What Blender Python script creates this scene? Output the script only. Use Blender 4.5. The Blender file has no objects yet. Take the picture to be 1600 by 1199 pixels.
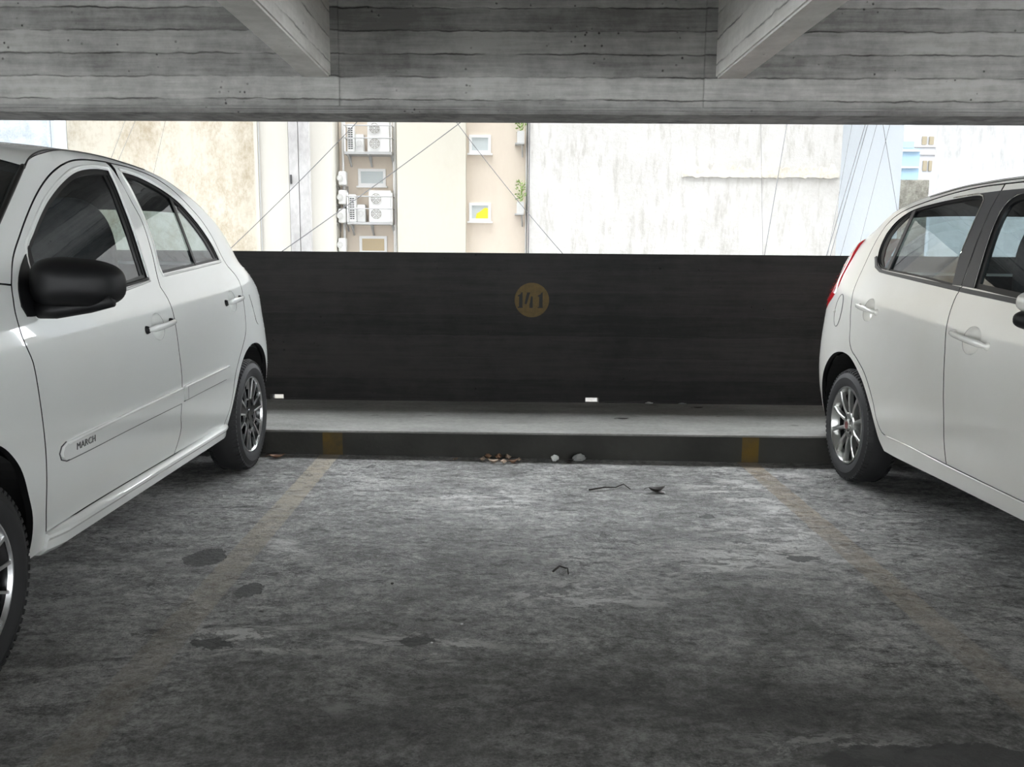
import bpy, bmesh, math, random
from mathutils import Vector, Matrix
from mathutils.geometry import delaunay_2d_cdt
random.seed(7)
SC = bpy.context.scene
COL = SC.collection

# ------------------------------------------------------------------ camera
FPX, PITCH, YAW, ROLL, EYE = 1353.15, .1477, .009, .0081, 1.1583
def cam_axes():
    cy, sy = math.cos(YAW), math.sin(YAW)
    f0 = Vector((sy, cy, 0)); r0 = Vector((cy, -sy, 0)); u0 = Vector((0, 0, 1))
    f = f0*math.cos(PITCH) - u0*math.sin(PITCH)
    u = u0*math.cos(PITCH) + f0*math.sin(PITCH)
    return r0*math.cos(ROLL) + u*math.sin(ROLL), u*math.cos(ROLL) - r0*math.sin(ROLL), f
RX, UX, FX = cam_axes()
cd = bpy.data.cameras.new('camera'); cam = bpy.data.objects.new('camera', cd); COL.objects.link(cam)
cd.sensor_fit = 'HORIZONTAL'; cd.sensor_width = 36; cd.lens = FPX/1600*36; cd.clip_start = .05; cd.clip_end = 300
m = Matrix.Identity(4)
for i in range(3):
    m[i][0], m[i][1], m[i][2] = RX[i], UX[i], -FX[i]
m[2][3] = EYE
cam.matrix_world = m
SC.camera = cam
def ray(px, py): return FX + RX*((px-800)/FPX) - UX*((py-599.5)/FPX)
def at_y(px, py, Y):
    d = ray(px, py); return Vector((0, 0, EYE)) + d*(Y/d.y)
SLOPE = -.007
def fz(x): return SLOPE*(x+1.2)
def ground(px, py):
    d = ray(px, py); t = 1
    for _ in range(20): t = (fz(d.x*t)-EYE)/d.z
    return Vector((0, 0, EYE)) + d*t

# ------------------------------------------------------------------ sky, lamps, exposure
SKY = 17.0
w = bpy.data.worlds.new('overcast'); SC.world = w; w.use_nodes = True
bg = w.node_tree.nodes['Background']; bg.inputs[0].default_value = (.93, .97, 1, 1); bg.inputs[1].default_value = SKY
SC.view_settings.view_transform = 'Standard'; SC.view_settings.look = 'None'
SC.view_settings.gamma = 1; SC.view_settings.use_curve_mapping = False
SC.view_settings.exposure = 0.0
def area(name, loc, rot, sx, sy, power, col=(1, 1, 1)):
    l = bpy.data.lights.new(name, 'AREA'); l.shape = 'RECTANGLE'; l.size = sx; l.size_y = sy; l.energy = power; l.color = col
    o = bpy.data.objects.new(name, l); o.location = loc; o.rotation_euler = rot; COL.objects.link(o); return o
# added fill lamp far behind the camera, standing in for daylight there
area('back_fill', (0, -8.6, 1.85), (math.radians(90), 0, 0), 16, 1.5, 45, (.97, .99, 1))
for sx in (-1, 1):   # added fill lamps at both deck ends, to brighten the car sides
    area('side_fill', (9.3*sx, -4.5, 1.7), (0, math.radians(90*sx), 0), .9, 7, 125, (.97, .99, 1)).data.spread = math.radians(84)
SC.cycles.max_bounces = 10; SC.cycles.diffuse_bounces = 6; SC.cycles.transparent_max_bounces = 16
SC.cycles.caustics_reflective = False; SC.cycles.caustics_refractive = False

# ------------------------------------------------------------------ helpers
def T(o, label=None, cat=None, group=None, kind=None):
    if label: o['label'] = label
    if cat: o['category'] = cat
    if group: o['group'] = group
    if kind: o['kind'] = kind
    return o
def empty(name, loc=(0, 0, 0)):
    o = bpy.data.objects.new(name, None); o.location = loc; o.empty_display_size = .1; COL.objects.link(o); return o
def obj(name, me, mat=None, parent=None):
    o = bpy.data.objects.new(name, me); COL.objects.link(o)
    if mat is not None and not me.materials: me.materials.append(mat)
    if parent is not None: o.parent = parent
    return o
def bmo(name, bm, mat=None, parent=None, smooth=False):
    me = bpy.data.meshes.new(name); bmesh.ops.recalc_face_normals(bm, faces=bm.faces); bm.to_mesh(me); bm.free()
    if smooth:
        for p in me.polygons: p.use_smooth = True
        if smooth != 1: me.set_sharp_from_angle(angle=math.radians(smooth))
    return obj(name, me, mat, parent)
def box(bm, x0, x1, y0, y1, z0, z1):
    v = [bm.verts.new((x, y, z)) for x in (x0, x1) for y in (y0, y1) for z in (z0, z1)]
    for f in ((0, 1, 3, 2), (4, 6, 7, 5), (0, 4, 5, 1), (2, 3, 7, 6), (0, 2, 6, 4), (1, 5, 7, 3)):
        bm.faces.new([v[i] for i in f])
    return v
def boxo(name, b, mat, parent=None, bev=0):
    bm = bmesh.new(); box(bm, *b)
    if bev: bmesh.ops.bevel(bm, geom=bm.edges[:], offset=bev, segments=2, affect='EDGES')
    return bmo(name, bm, mat, parent, smooth=40 if bev else False)
def tube(bm, pts, r, n=8, closed=False, flat=None):
    pts = [Vector(p) for p in pts]; N = len(pts); rings = []
    up = Vector((0, 0, 1)); prev = None
    for i, p in enumerate(pts):
        a = pts[(i-1) % N] if (closed or i > 0) else p
        b = pts[(i+1) % N] if (closed or i < N-1) else p
        t = (b-a).normalized()
        if prev is None:
            prev = t.orthogonal().normalized()
            if abs(t.z) < .9: prev = t.cross(up).normalized()
        n1 = (prev - t*prev.dot(t)).normalized(); prev = n1; n2 = t.cross(n1)
        rr = r(i/(N-1)) if callable(r) else r
        rings.append([bm.verts.new(p + n1*rr*math.cos(2*math.pi*k/n) + n2*rr*math.sin(2*math.pi*k/n)) for k in range(n)])
    for i in range(N if closed else N-1):
        A, B = rings[i], rings[(i+1) % N]
        for k in range(n): bm.faces.new((A[k], A[(k+1) % n], B[(k+1) % n], B[k]))
    if not closed:
        bm.faces.new(rings[0]); bm.faces.new(rings[-1][::-1])
def revolve(bm, prof, n=64, axis='x'):
    rings = []
    for (a, r) in prof:
        rings.append([bm.verts.new((a, r*math.cos(2*math.pi*k/n), r*math.sin(2*math.pi*k/n))) for k in range(n)])
    for A, B in zip(rings, rings[1:]):
        for k in range(n): bm.faces.new((A[k], A[(k+1) % n], B[(k+1) % n], B[k]))
    return rings
def poly_prism(bm, pts, y0, y1, plane='xz'):
    """closed outline (a,b) extruded along the third axis"""
    def mkv(a, b, c): return (a, c, b) if plane == 'xz' else (c, a, b)
    A = [bm.verts.new(mkv(a, b, y0)) for a, b in pts]; B = [bm.verts.new(mkv(a, b, y1)) for a, b in pts]
    bm.faces.new(A); bm.faces.new(B[::-1]); n = len(pts)
    for k in range(n): bm.faces.new((A[k], B[k], B[(k+1) % n], A[(k+1) % n]))
def pch(pts):
    xs = [p[0] for p in pts]; ys = [p[1] for p in pts]; n = len(xs)
    h = [xs[i+1]-xs[i] for i in range(n-1)]; d = [(ys[i+1]-ys[i])/h[i] for i in range(n-1)]
    mm = [d[0]] + [(d[i-1]*h[i]+d[i]*h[i-1])/(h[i]+h[i-1]) for i in range(1, n-1)] + [d[-1]]
    def f(x):
        x = min(max(x, xs[0]), xs[-1]); i = 0
        while i < n-2 and x > xs[i+1]: i += 1
        t = (x-xs[i])/h[i]
        return (2*t**3-3*t*t+1)*ys[i]+(t**3-2*t*t+t)*h[i]*mm[i]+(-2*t**3+3*t*t)*ys[i+1]+(t**3-t*t)*h[i]*mm[i+1]
    return f

# ------------------------------------------------------------------ materials
class NT:
    def __init__(s, name):
        s.m = bpy.data.materials.new(name); s.m.use_nodes = True; s.t = s.m.node_tree; s.t.nodes.clear()
        s.out = s.n('ShaderNodeOutputMaterial')
        tc = s.n('ShaderNodeTexCoord'); s.obj = tc.outputs['Object']
    def n(s, typ, **k):
        nd = s.t.nodes.new(typ)
        for a, v in k.items(): setattr(nd, a, v)
        return nd
    def l(s, a, b): s.t.links.new(a, b)
    def put(s, sock, v):
        if v is None: return
        if isinstance(v, bpy.types.NodeSocket): s.l(v, sock)
        else:
            if isinstance(v, tuple) and len(v) == 3 and sock.type == 'RGBA': v = v+(1,)
            sock.default_value = v
    def map(s, scale=(1, 1, 1), loc=(0, 0, 0), rot=(0, 0, 0), vec=None):
        nd = s.n('ShaderNodeMapping'); s.l(vec or s.obj, nd.inputs[0])
        nd.inputs['Scale'].default_value = scale; nd.inputs['Location'].default_value = loc; nd.inputs['Rotation'].default_value = rot
        return nd.outputs[0]
    def noise(s, scale, detail=6, rough=.55, vec=None, dist=0):
        nd = s.n('ShaderNodeTexNoise'); s.l(vec or s.obj, nd.inputs['Vector'])
        nd.inputs['Scale'].default_value = scale; nd.inputs['Detail'].default_value = detail
        nd.inputs['Roughness'].default_value = rough; nd.inputs['Distortion'].default_value = dist
        return nd.outputs[0]
    def vor(s, scale, vec=None, feature='F1', out=0):
        nd = s.n('ShaderNodeTexVoronoi', feature=feature); s.l(vec or s.obj, nd.inputs['Vector'])
        nd.inputs['Scale'].default_value = scale; return nd.outputs[out]
    def ramp(s, fac, *stops):
        nd = s.n('ShaderNodeValToRGB'); s.put(nd.inputs[0], fac); e = nd.color_ramp.elements
        while len(e) > 1: e.remove(e[-1])
        for i, (p, c) in enumerate(stops):
            el = e[0] if i == 0 else e.new(p)
            el.position = p
            el.color = (c, c, c, 1) if isinstance(c, (int, float)) else tuple(c)+(1,)
        return nd.outputs[0]
    def mix(s, fac, a, b, mode='MIX'):
        nd = s.n('ShaderNodeMix', data_type='RGBA', blend_type=mode)
        s.put(nd.inputs[0], fac); s.put(nd.inputs[6], a); s.put(nd.inputs[7], b); return nd.outputs[2]
    def math(s, op, a, b=None, c=None, clamp=False):
        nd = s.n('ShaderNodeMath', operation=op, use_clamp=clamp)
        s.put(nd.inputs[0], a)
        if b is not None: s.put(nd.inputs[1], b)
        if c is not None: s.put(nd.inputs[2], c)
        return nd.outputs[0]
    def sep(s, vec=None):
        nd = s.n('ShaderNodeSeparateXYZ'); s.l(vec or s.obj, nd.inputs[0]); return nd.outputs
    def bump(s, h, strength=.5, dist=.01, normal=None):
        nd = s.n('ShaderNodeBump'); s.put(nd.inputs['Height'], h); nd.inputs['Strength'].default_value = strength
        nd.inputs['Distance'].default_value = dist
        if normal is not None: s.l(normal, nd.inputs['Normal'])
        return nd.outputs[0]
    def pbsdf(s, col, rough=.6, normal=None, **k):
        p = s.n('ShaderNodeBsdfPrincipled'); s.put(p.inputs['Base Color'], col); s.put(p.inputs['Roughness'], rough)
        if normal is not None: s.l(normal, p.inputs['Normal'])
        for a, v in k.items(): s.put(p.inputs[a.replace('_', ' ')], v)
        s.l(p.outputs[0], s.out.inputs[0]); return s.m
    # soft box/ellipse masks in object x,y
    def ell(s, vx, vy, cx, cy, rx, ry, soft=.35):
        a = s.math('DIVIDE', s.math('SUBTRACT', vx, cx), rx); b = s.math('DIVIDE', s.math('SUBTRACT', vy, cy), ry)
        d = s.math('SQRT', s.math('ADD', s.math('MULTIPLY', a, a), s.math('MULTIPLY', b, b)))
        return s.math('DIVIDE', s.math('SUBTRACT', 1+soft, d), soft*2, clamp=True)
    def band(s, v, a, b, soft=.004):
        u = s.math('DIVIDE', s.math('SUBTRACT', v, a), soft, clamp=True); q = s.math('DIVIDE', s.math('SUBTRACT', b, v), soft, clamp=True)
        return s.math('MULTIPLY', u, q)
def plain(name, col, rough=.5, bump=0, scale=40, **k):
    t = NT(name); nz = t.noise(scale, 4)
    c = t.mix(nz, tuple(x*.88 for x in col), tuple(min(1, x*1.08) for x in col))
    return t.pbsdf(c, rough, t.bump(nz, bump, .004) if bump else None, **k)

def mat_paint(name, col, dirt=.0):
    t = NT(name); nz = t.noise(2.2, 5); z = t.sep()[2]
    dust = t.math('MULTIPLY', t.ramp(nz, (.35, 0), (.75, 1)), dirt)
    c = t.mix(dust, col, (col[0]*.8, col[1]*.77, col[2]*.7))
    return t.pbsdf(c, .36, None, Coat_Weight=1.0, Coat_Roughness=.015, Coat_IOR=1.75, Metallic=.1)
M = {}
M['silver_white'] = mat_paint('silver_white_paint', (.80, .815, .795), .12)
M['warm_white'] = mat_paint('warm_white_paint', (.81, .80, .755), .3)
M['black_gloss'] = plain('black_gloss', (.012, .012, .013), .12)
M['black_plastic'] = plain('black_plastic', (.004, .004, .0045), .5, .05, 300, Specular_IOR_Level=.3)
M['grey_plastic'] = plain('grey_plastic', (.06, .06, .062), .4)
M['rubber'] = plain('rubber', (.017, .017, .018), .7, .1, 200)
M['seal'] = plain('window_rubber', (.004, .004, .004), .45)
M['dark_inner'] = plain('dark_underbody', (.006, .006, .006), .9)
M['cloth'] = plain('dark_seat_cloth', (.012, .012, .014), .95, .3, 300)
M['headlining'] = plain('headlining', (.05, .05, .05), .95)
M['chrome'] = plain('chrome', (.72, .72, .70), .14, Metallic=1.0)
M['alloy'] = plain('silver_alloy', (.56, .56, .54), .28, Metallic=.85)
M['machined'] = plain('machined_alloy', (.68, .68, .68), .36, Metallic=1.0)
M['rim_black'] = plain('black_alloy', (.008, .008, .009), .22)
M['brake'] = plain('brake_steel', (.10, .09, .085), .5, Metallic=.8)
M['red_lens'] = plain('red_lens', (.42, .014, .02), .08, Coat_Weight=1.0)
M['clear_lens'] = plain('clear_lens', (.6, .62, .62), .05, Coat_Weight=1.0)
def glass(name, tint, ior=1.95):
    t = NT(name); f = t.n('ShaderNodeFresnel'); gm = t.n('ShaderNodeNewGeometry')
    t.l(t.math('ADD', ior, t.math('MULTIPLY', gm.outputs['Backfacing'], 1/ior-ior)), f.inputs[0])
    tr = t.n('ShaderNodeBsdfTransparent'); tr.inputs[0].default_value = tint+(1,)
    nz = t.noise(.9, 2); gl = t.n('ShaderNodeBsdfGlossy'); gl.inputs['Roughness'].default_value = .0
    gl.inputs[0].default_value = (.95, .97, 1, 1)
    t.l(t.bump(nz, .02, .01), gl.inputs['Normal'])
    mx = t.n('ShaderNodeMixShader'); t.l(f.outputs[0], mx.inputs[0]); t.l(tr.outputs[0], mx.inputs[1]); t.l(gl.outputs[0], mx.inputs[2])
    t.l(mx.outputs[0], t.out.inputs[0]); return t.m
M['glass'] = glass('car_glass', (.62, .70, .72))

def mat_board(name, lo, hi, seamk=.8, seamc=.35, seamb=.9, axis=2, pitch=.145, rough=.85, streak=.5, bumpd=.012, alb=1.0, tint=(1, 1, 1)):
    """board-marked concrete: boards run along the long axis, seams every `pitch` along `axis`"""
    t = NT(name); s = t.sep(); v = s[axis]
    wob = t.noise(1.3, 3, .5, t.map((1, 1, 1.5))); fine = t.noise(7, 4)
    vv = t.math('ADD', t.math('DIVIDE', v, pitch), t.math('ADD', t.math('MULTIPLY', t.math('SUBTRACT', wob, .5), .10), t.math('MULTIPLY', t.math('SUBTRACT', fine, .5), .22)))
    fr = t.math('FRACT', vv); idx = t.math('FLOOR', vv)
    wn = t.n('ShaderNodeTexWhiteNoise', noise_dimensions='1D'); t.l(idx, wn.inputs['W']); rnd = wn.outputs[0]
    seam = t.math('SUBTRACT', 1, t.math('MULTIPLY', t.math('MINIMUM', fr, t.math('SUBTRACT', 1, fr)), 20), clamp=True)
    breakup = t.ramp(t.noise(2.4, 3, .6, t.map((1, 1, 2))), (.38, 0), (.62, 1))
    seam = t.math('MULTIPLY', seam, breakup)
    st = (2.0, 2.0, 30) if axis == 2 else (30, 2, 30)
    grain = t.noise(1.0, 7, .65, t.map(st)); blot = t.noise(1.1, 7, .62); mott = t.noise(9, 8, .7)
    val = t.math('ADD', t.math('MULTIPLY', grain, streak*.5), t.math('ADD', t.math('MULTIPLY', blot, .45), t.math('MULTIPLY', mott, .3)))
    val = t.math('ADD', val, t.math('MULTIPLY', t.math('SUBTRACT', rnd, .5), .14))
    mean = streak*.25+.375
    c = t.ramp(val, (mean-.12, lo), (mean+.14, hi))
    c = t.mix(t.math('MULTIPLY', seam, seamk), c, tuple(x*seamc for x in lo))
    pits = t.ramp(t.vor(20), (.08, 1), (.16, 0)); pm = t.ramp(t.noise(3.0, 3), (.56, 0), (.64, 1))
    pit = t.math('MULTIPLY', pits, pm)
    c = t.mix(t.math('MULTIPLY', pit, .8), c, tuple(x*.3 for x in lo))
    h = t.math('ADD', t.math('ADD', t.math('MULTIPLY', rnd, .5), t.math('MULTIPLY', grain, .25)), t.math('SUBTRACT', t.math('MULTIPLY', mott, .2), t.math('ADD', t.math('MULTIPLY', seam, seamb), pit)))
    return t.pbsdf(c, rough, t.bump(h, .8, bumpd))
M['beam'] = mat_board('board_marked_concrete', (.10, .098, .092), (.27, .265, .25), seamk=.9, seamc=.25, streak=.7)
M['lip'] = mat_board('dark_drip_edge', (.06, .058, .054), (.20, .196, .185), seamk=.9, seamc=.25, streak=.8, pitch=.026)  # darker variant of the beam concrete
M['joist'] = mat_board('board_marked_concrete_joist', (.46, .45, .42), (.74, .725, .69), axis=2, pitch=.16)  # paler than the beam concrete: light on the joists put into the colour
M['parapet'] = mat_board('dark_painted_board_concrete', (.0020, .0018, .0019), (.020, .0175, .0168), seamk=.55, seamc=11., seamb=.25, streak=.9, pitch=.15, bumpd=.010, rough=.8)
M['ceiling'] = mat_board('ceiling_concrete', (.2, .195, .18), (.4, .39, .36), axis=0, pitch=.2)
M['plaster'] = plain('rough_plaster', (.42, .41, .39), .9, .4, 12)
def mat_curb():
    t = NT('curb_concrete'); s = t.sep(); x, y, z = s[0], s[1], s[2]
    nz = t.noise(2.5, 8, .65, t.map((.6, 1.6, 1))); f = t.noise(40, 5)
    c = t.ramp(t.math('ADD', t.math('MULTIPLY', nz, .7), t.math('MULTIPLY', f, .3)), (.3, (.15, .148, .14)), (.7, (.36, .355, .335)))
    spots = t.ramp(t.noise(9, 4, .6, t.map((.6, 1.4, 1))), (.66, 0), (.74, 1)); c = t.mix(t.math('MULTIPLY', spots, .6), c, (.06, .058, .052))
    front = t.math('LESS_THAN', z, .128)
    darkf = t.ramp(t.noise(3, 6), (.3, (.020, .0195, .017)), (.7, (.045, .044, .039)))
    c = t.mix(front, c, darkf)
    wear = t.ramp(t.noise(9, 6), (.3, .35), (.6, 1))
    for a, b in ((-1.055, -.935), (1.37, 1.47)):
        mk = t.math('MULTIPLY', t.math('MULTIPLY', t.band(x, a, b), front), wear); c = t.mix(mk, c, (.125, .075, .008))
    return t.pbsdf(c, .85, t.bump(t.math('ADD', nz, f), .4, .008))
M['curb'] = mat_curb()

def mat_floor():
    t = NT('worn_deck_concrete'); s = t.sep()
    wx = t.math('ADD', s[0], t.math('MULTIPLY', t.math('SUBTRACT', t.noise(5, 6, .7), .5), .16))
    wy = t.math('ADD', s[1], t.math('MULTIPLY', t.math('SUBTRACT', t.noise(6, 6, .7, t.map(loc=(7, 3, 0))), .5), .16))
    big = t.noise(.9, 6, .62); med = t.noise(4.5, 9, .68, t.map((.8, 1.25, 1))); fine = t.noise(34, 8, .75); grit = t.noise(150, 4, .7); mid2 = t.noise(13, 9, .75, t.map((.7, 1.4, 1), (5, 1, 0)))
    val = t.math('ADD', t.math('ADD', t.math('MULTIPLY', big, .20), t.math('MULTIPLY', med, .18)), t.math('ADD', t.math('MULTIPLY', fine, .32), t.math('ADD', t.math('MULTIPLY', grit, .18), t.math('MULTIPLY', mid2, .24))))
    c = t.ramp(val, (.455, (.05, .049, .046)), (.512, (.16, .158, .152)), (.56, (.30, .296, .286)), (.625, (.56, .555, .54)))
    # flaked screed: sharp edged plates
    pl = t.noise(3.2, 10, .72, t.map((.8, 1.3, 1), (3, 9, 0)), .6)
    plate = t.ramp(pl, (.515, 0), (.53, 1)); edge = t.ramp(pl, (.49, 0), (.515, 1), (.535, 0))
    c = t.mix(t.math('MULTIPLY', plate, .28), c, (.12, .118, .113))
    pl2 = t.noise(9.5, 10, .78, t.map((.7, 1.4, 1), (1, 4, 0)), .3)
    crack = t.math('MULTIPLY', t.ramp(pl2, (.57, 0), (.585, 1), (.61, .0)), t.ramp(big, (.38, 0), (.52, 1))); c = t.mix(t.math('MULTIPLY', crack, .8), c, (.035, .034, .032))
    chip = t.math('MULTIPLY', t.ramp(t.noise(42, 6, .7, t.map((.6, 1.5, 1))), (.66, 0), (.70, 1)), t.ramp(med, (.45, 0), (.55, 1))); c = t.mix(t.math('MULTIPLY', chip, .75), c, (.05, .049, .046))
    c = t.mix(t.math('MULTIPLY', edge, .30), c, (.50, .49, .475))
    fleck = t.math('MULTIPLY', t.ramp(t.noise(75, 5, .7, t.map((.7, 1.3, 1), (4, 4, 0))), (.62, 0), (.67, 1)), t.ramp(med, (.42, 0), (.56, 1)))
    c = t.mix(t.math('MULTIPLY', fleck, .6), c, (.56, .555, .54))
    # pale efflorescence
    pw = t.ramp(t.noise(8.5, 11, .8, t.map((.7, 1.4, 1), (2, 2, 0)), .5), (.495, 0), (.53, 1))
    msk = None
    for (px, py, rx, ry) in ((1235, 845, .30, .32), (1130, 880, .30, .18), (1180, 770, .3, .25), (430, 860, .13, .12), (530, 1112, .06, .04), (920, 930, .3, .12), (650, 1010, .25, .1), (395, 1000, .25, .10), (1300, 1165, .25, .06), (760, 780, .25, .2)):
        g = ground(px, py); e = t.ell(wx, wy, g.x, g.y, rx, ry, .45); msk = e if msk is None else t.math('MAXIMUM', msk, e)
    pw2 = t.ramp(t.noise(11, 11, .8, t.map((.6, 1.5, 1), (6, 1, 0)), .3), (.455, 0), (.485, 1)); m2 = None
    for (px, py, rx, ry) in ((1235, 860, .17, .17), (1205, 800, .10, .10), (1140, 872, .20, .13), (1210, 745, .16, .10), (432, 852, .07, .08), (532, 1112, .035, .03)):
        g = ground(px, py); e = t.ell(wx, wy, g.x, g.y, rx, ry, .5); m2 = e if m2 is None else t.math('MAXIMUM', m2, e)
    pale = t.math('MULTIPLY', t.math('MAXIMUM', t.math('MULTIPLY', pw, msk), t.math('MULTIPLY', pw2, m2)), .9); c = t.mix(pale, c, (.74, .73, .71))
    sp = t.math('MULTIPLY', t.ramp(t.vor(38), (.05, 1), (.08, 0)), t.ramp(t.noise(5, 3), (.55, 0), (.62, 1))); c = t.mix(t.math('MULTIPLY', sp, .7), c, (.5, .5, .48))
    # worn ochre bay lines
    wl = t.math('ADD', s[0], t.math('MULTIPLY', t.math('SUBTRACT', t.noise(22, 5, .7), .5), .03))
    wear = t.ramp(t.math('ADD', t.math('MULTIPLY', t.noise(16, 7, .7), .7), t.math('MULTIPLY', med, .3)), (.38, 0), (.56, 1))
    far = t.math('ADD', t.math('MULTIPLY', t.math('SUBTRACT', s[1], 2.2), .30, clamp=True), .30, clamp=True)
    for a, b, colr, k in ((-1.07, -.95, (.44, .385, .30), 1.0), (1.345, 1.465, (.43, .355, .265), .95)):
        mk = t.math('MULTIPLY', t.math('MULTIPLY', t.band(wl, a, b, .006), t.math('ADD', t.math('MULTIPLY', wear, .58), .42)), t.math('MULTIPLY', far, k)); c = t.mix(mk, c, colr)
    # smooth dark repair patches and spalls
    hol = None
    for (px, py, rx, ry) in ((320, 872, .075, .085), (385, 923, .055, .055), (1500, 1185, .36, .055), (330, 1005, .07, .03), (655, 1003, .05, .03), (1100, 808, .04, .03), (1250, 872, .07, .035)):
        g = ground(px, py); e = t.ell(wx, wy, g.x, g.y, rx, ry, .06); hol = e if hol is None else t.math('MAXIMUM', hol, e)
    c = t.mix(t.math('MULTIPLY', hol, .85), c, (.085, .084, .082))
    # old tyre-polished dark stains
    st = None
    for (px, py, rx, ry) in ((900, 1095, .42, .18), (560, 1140, .5, .17), (1260, 1110, .4, .15)):
        g = ground(px, py); e = t.ell(wx, wy, g.x, g.y, rx, ry, .8); st = e if st is None else t.math('MAXIMUM', st, e)
    c = t.mix(t.math('MULTIPLY', st, .62), c, (.04, .039, .036))
    h = t.math('ADD', t.math('ADD', t.math('MULTIPLY', med, .30), t.math('ADD', t.math('MULTIPLY', fine, .34), t.math('MULTIPLY', mid2, .25))), t.math('ADD', t.math('MULTIPLY', grit, .12), t.math('MULTIPLY', pale, .12)))
    h = t.math('SUBTRACT', h, t.math('ADD', t.math('MULTIPLY', plate, .12), t.math('ADD', t.math('MULTIPLY', crack, .3), t.math('MULTIPLY', hol, .35))))
    r = t.ramp(val, (.4, .62), (.65, .82))
    return t.pbsdf(c, r, t.bump(h, 1.0, .04))
M['floor'] = mat_floor()

# ------------------------------------------------------------------ setting
TILT = -.0277
def wy(Y, x): return Y + TILT*x
def slab(name, Y0, Y1, z0, z1, mat, x0=-9.5, x1=9.5, nx=1, bev=0):
    """box that follows the slight yaw of the back wall"""
    bm = bmesh.new(); v = box(bm, x0, x1, 0, 1, z0, z1)
    for q in v: q.co.y = wy(Y0 if q.co.y == 0 else Y1, q.co.x)
    if bev: bmesh.ops.bevel(bm, geom=bm.edges[:], offset=bev, segments=2, affect='EDGES')
    return T(bmo(name, bm, mat, smooth=40 if bev else False), kind='structure')
YC, YW, ZC, ZT, ZB = 4.9076, 5.9787, .1385, 1.1694, 2.0804
bm = bmesh.new(); vs = [bm.verts.new((x, y, fz(x))) for x, y in ((-9.5, -9), (9.5, -9), (9.5, 5.4), (-9.5, 5.4))]
bm.faces.new(vs); vb = [bm.verts.new((q.co.x, q.co.y, q.co.z-.25)) for q in vs]; bm.faces.new(vb[::-1])
for k in range(4): bm.faces.new((vs[k], vb[k], vb[(k+1) % 4], vs[(k+1) % 4]))
floor = T(bmo('floor', bm, M['floor']), kind='structure')
T(boxo('ceiling', (-9.5, 9.5, -9, 6.4, 2.885, 3.1), M['ceiling']), kind='structure')
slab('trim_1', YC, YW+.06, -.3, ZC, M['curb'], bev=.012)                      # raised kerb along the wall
# parapet with two drain slots at its foot
def parapet():
    bm = bmesh.new(); H = [at_y(430, 623, 5.98).x, at_y(925, 626, 5.98).x]
    xs = [-9.5]; 
    for h in H: xs += [h-.048, h+.048]
    xs.append(9.5)
    def q(x0, x1, za, zb, zc, zd):
        # (za,zb) heights on the deck face, (zc,zd) on the street face
        v = []
        for x in (x0, x1):
            v.append([bm.verts.new((x, wy(YW, x), za)), bm.verts.new((x, wy(YW, x), zb)), bm.verts.new((x, wy(YW+.13, x), zd)), bm.verts.new((x, wy(YW+.13, x), zc))])
        a, b = v
        for k in range(4): bm.faces.new((a[k], a[(k+1) % 4], b[(k+1) % 4], b[k]))
        bm.faces.new(a[::-1]); bm.faces.new(b)
    q(-9.5, 9.5, ZC+.036, ZT, ZC+.036, ZT)
    for i in range(0, len(xs)-1):
        if i % 2 == 0: q(xs[i], xs[i+1], ZC-.05, ZC+.036, ZC-.3, ZC+.036)
    return T(bmo('wall_back', bm, M['parapet']), kind='structure')
parapet()
# edge beam with a drip lip
slab('trim_2', YW-.02, YW+.34, ZB+.045, 2.9, M['beam'], bev=.006)
slab('trim_3', YW-.045, YW+.36, ZB, ZB+.047, M['lip'], bev=.010)
XL0, XL1, XR0, XR1, ZJ = -1.357, -1.163, 1.374, 1.561, 2.312
for n, (a, b) in (('trim_4', (XL0, XL1)), ('trim_5', (XR0, XR1))):
    bm = bmesh.new(); v = box(bm, a, b, -9, 0, ZJ, 2.9)
    for q in v:
        if q.co.y == 0: q.co.y = wy(YW, q.co.x)-.01
    bmesh.ops.bevel(bm, geom=[e for e in bm.edges if all(abs(u.co.z-ZJ) < 1e-4 for u in e.verts)], offset=.012, segments=2, affect='EDGES')
    T(bmo(n, bm, M['joist'], smooth=40), kind='structure')
slab('trim_6', YW-.033, YW, ZB+.05, 2.89, M['beam'], XL0-.005, XL1+.055, bev=.004)
slab('trim_7', YW-.033, YW, ZB+.05, 2.89, M['beam'], XR0-.075, XR1+.02, bev=.004)
T(boxo('lower_floors', (-90, 90, -14, 6.05, -13.0, -.31), plain('grey_outer_wall', (.16, .155, .15), .9)), kind='structure')
T(boxo('upper_sky_block', (-90, 90, -14, 6.35, 3.1, 62), plain('grey_outer_render', (.16, .155, .15), .9)), kind='structure')  # unseen tall mass, added and sized to keep sky light off the facades
T(boxo('wall_left', (-9.7, -9.5, -9, 6.3, -.3, 1.2), M['plaster']), kind='structure')
T(boxo('wall_right', (9.5, 9.7, -9, 6.3, -.3, 1.2), M['plaster']), kind='structure')
T(boxo('wall_front', (-9.5, 9.5, -9.2, -9.0, -.3, 1.1), M['plaster']), kind='structure')

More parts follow.
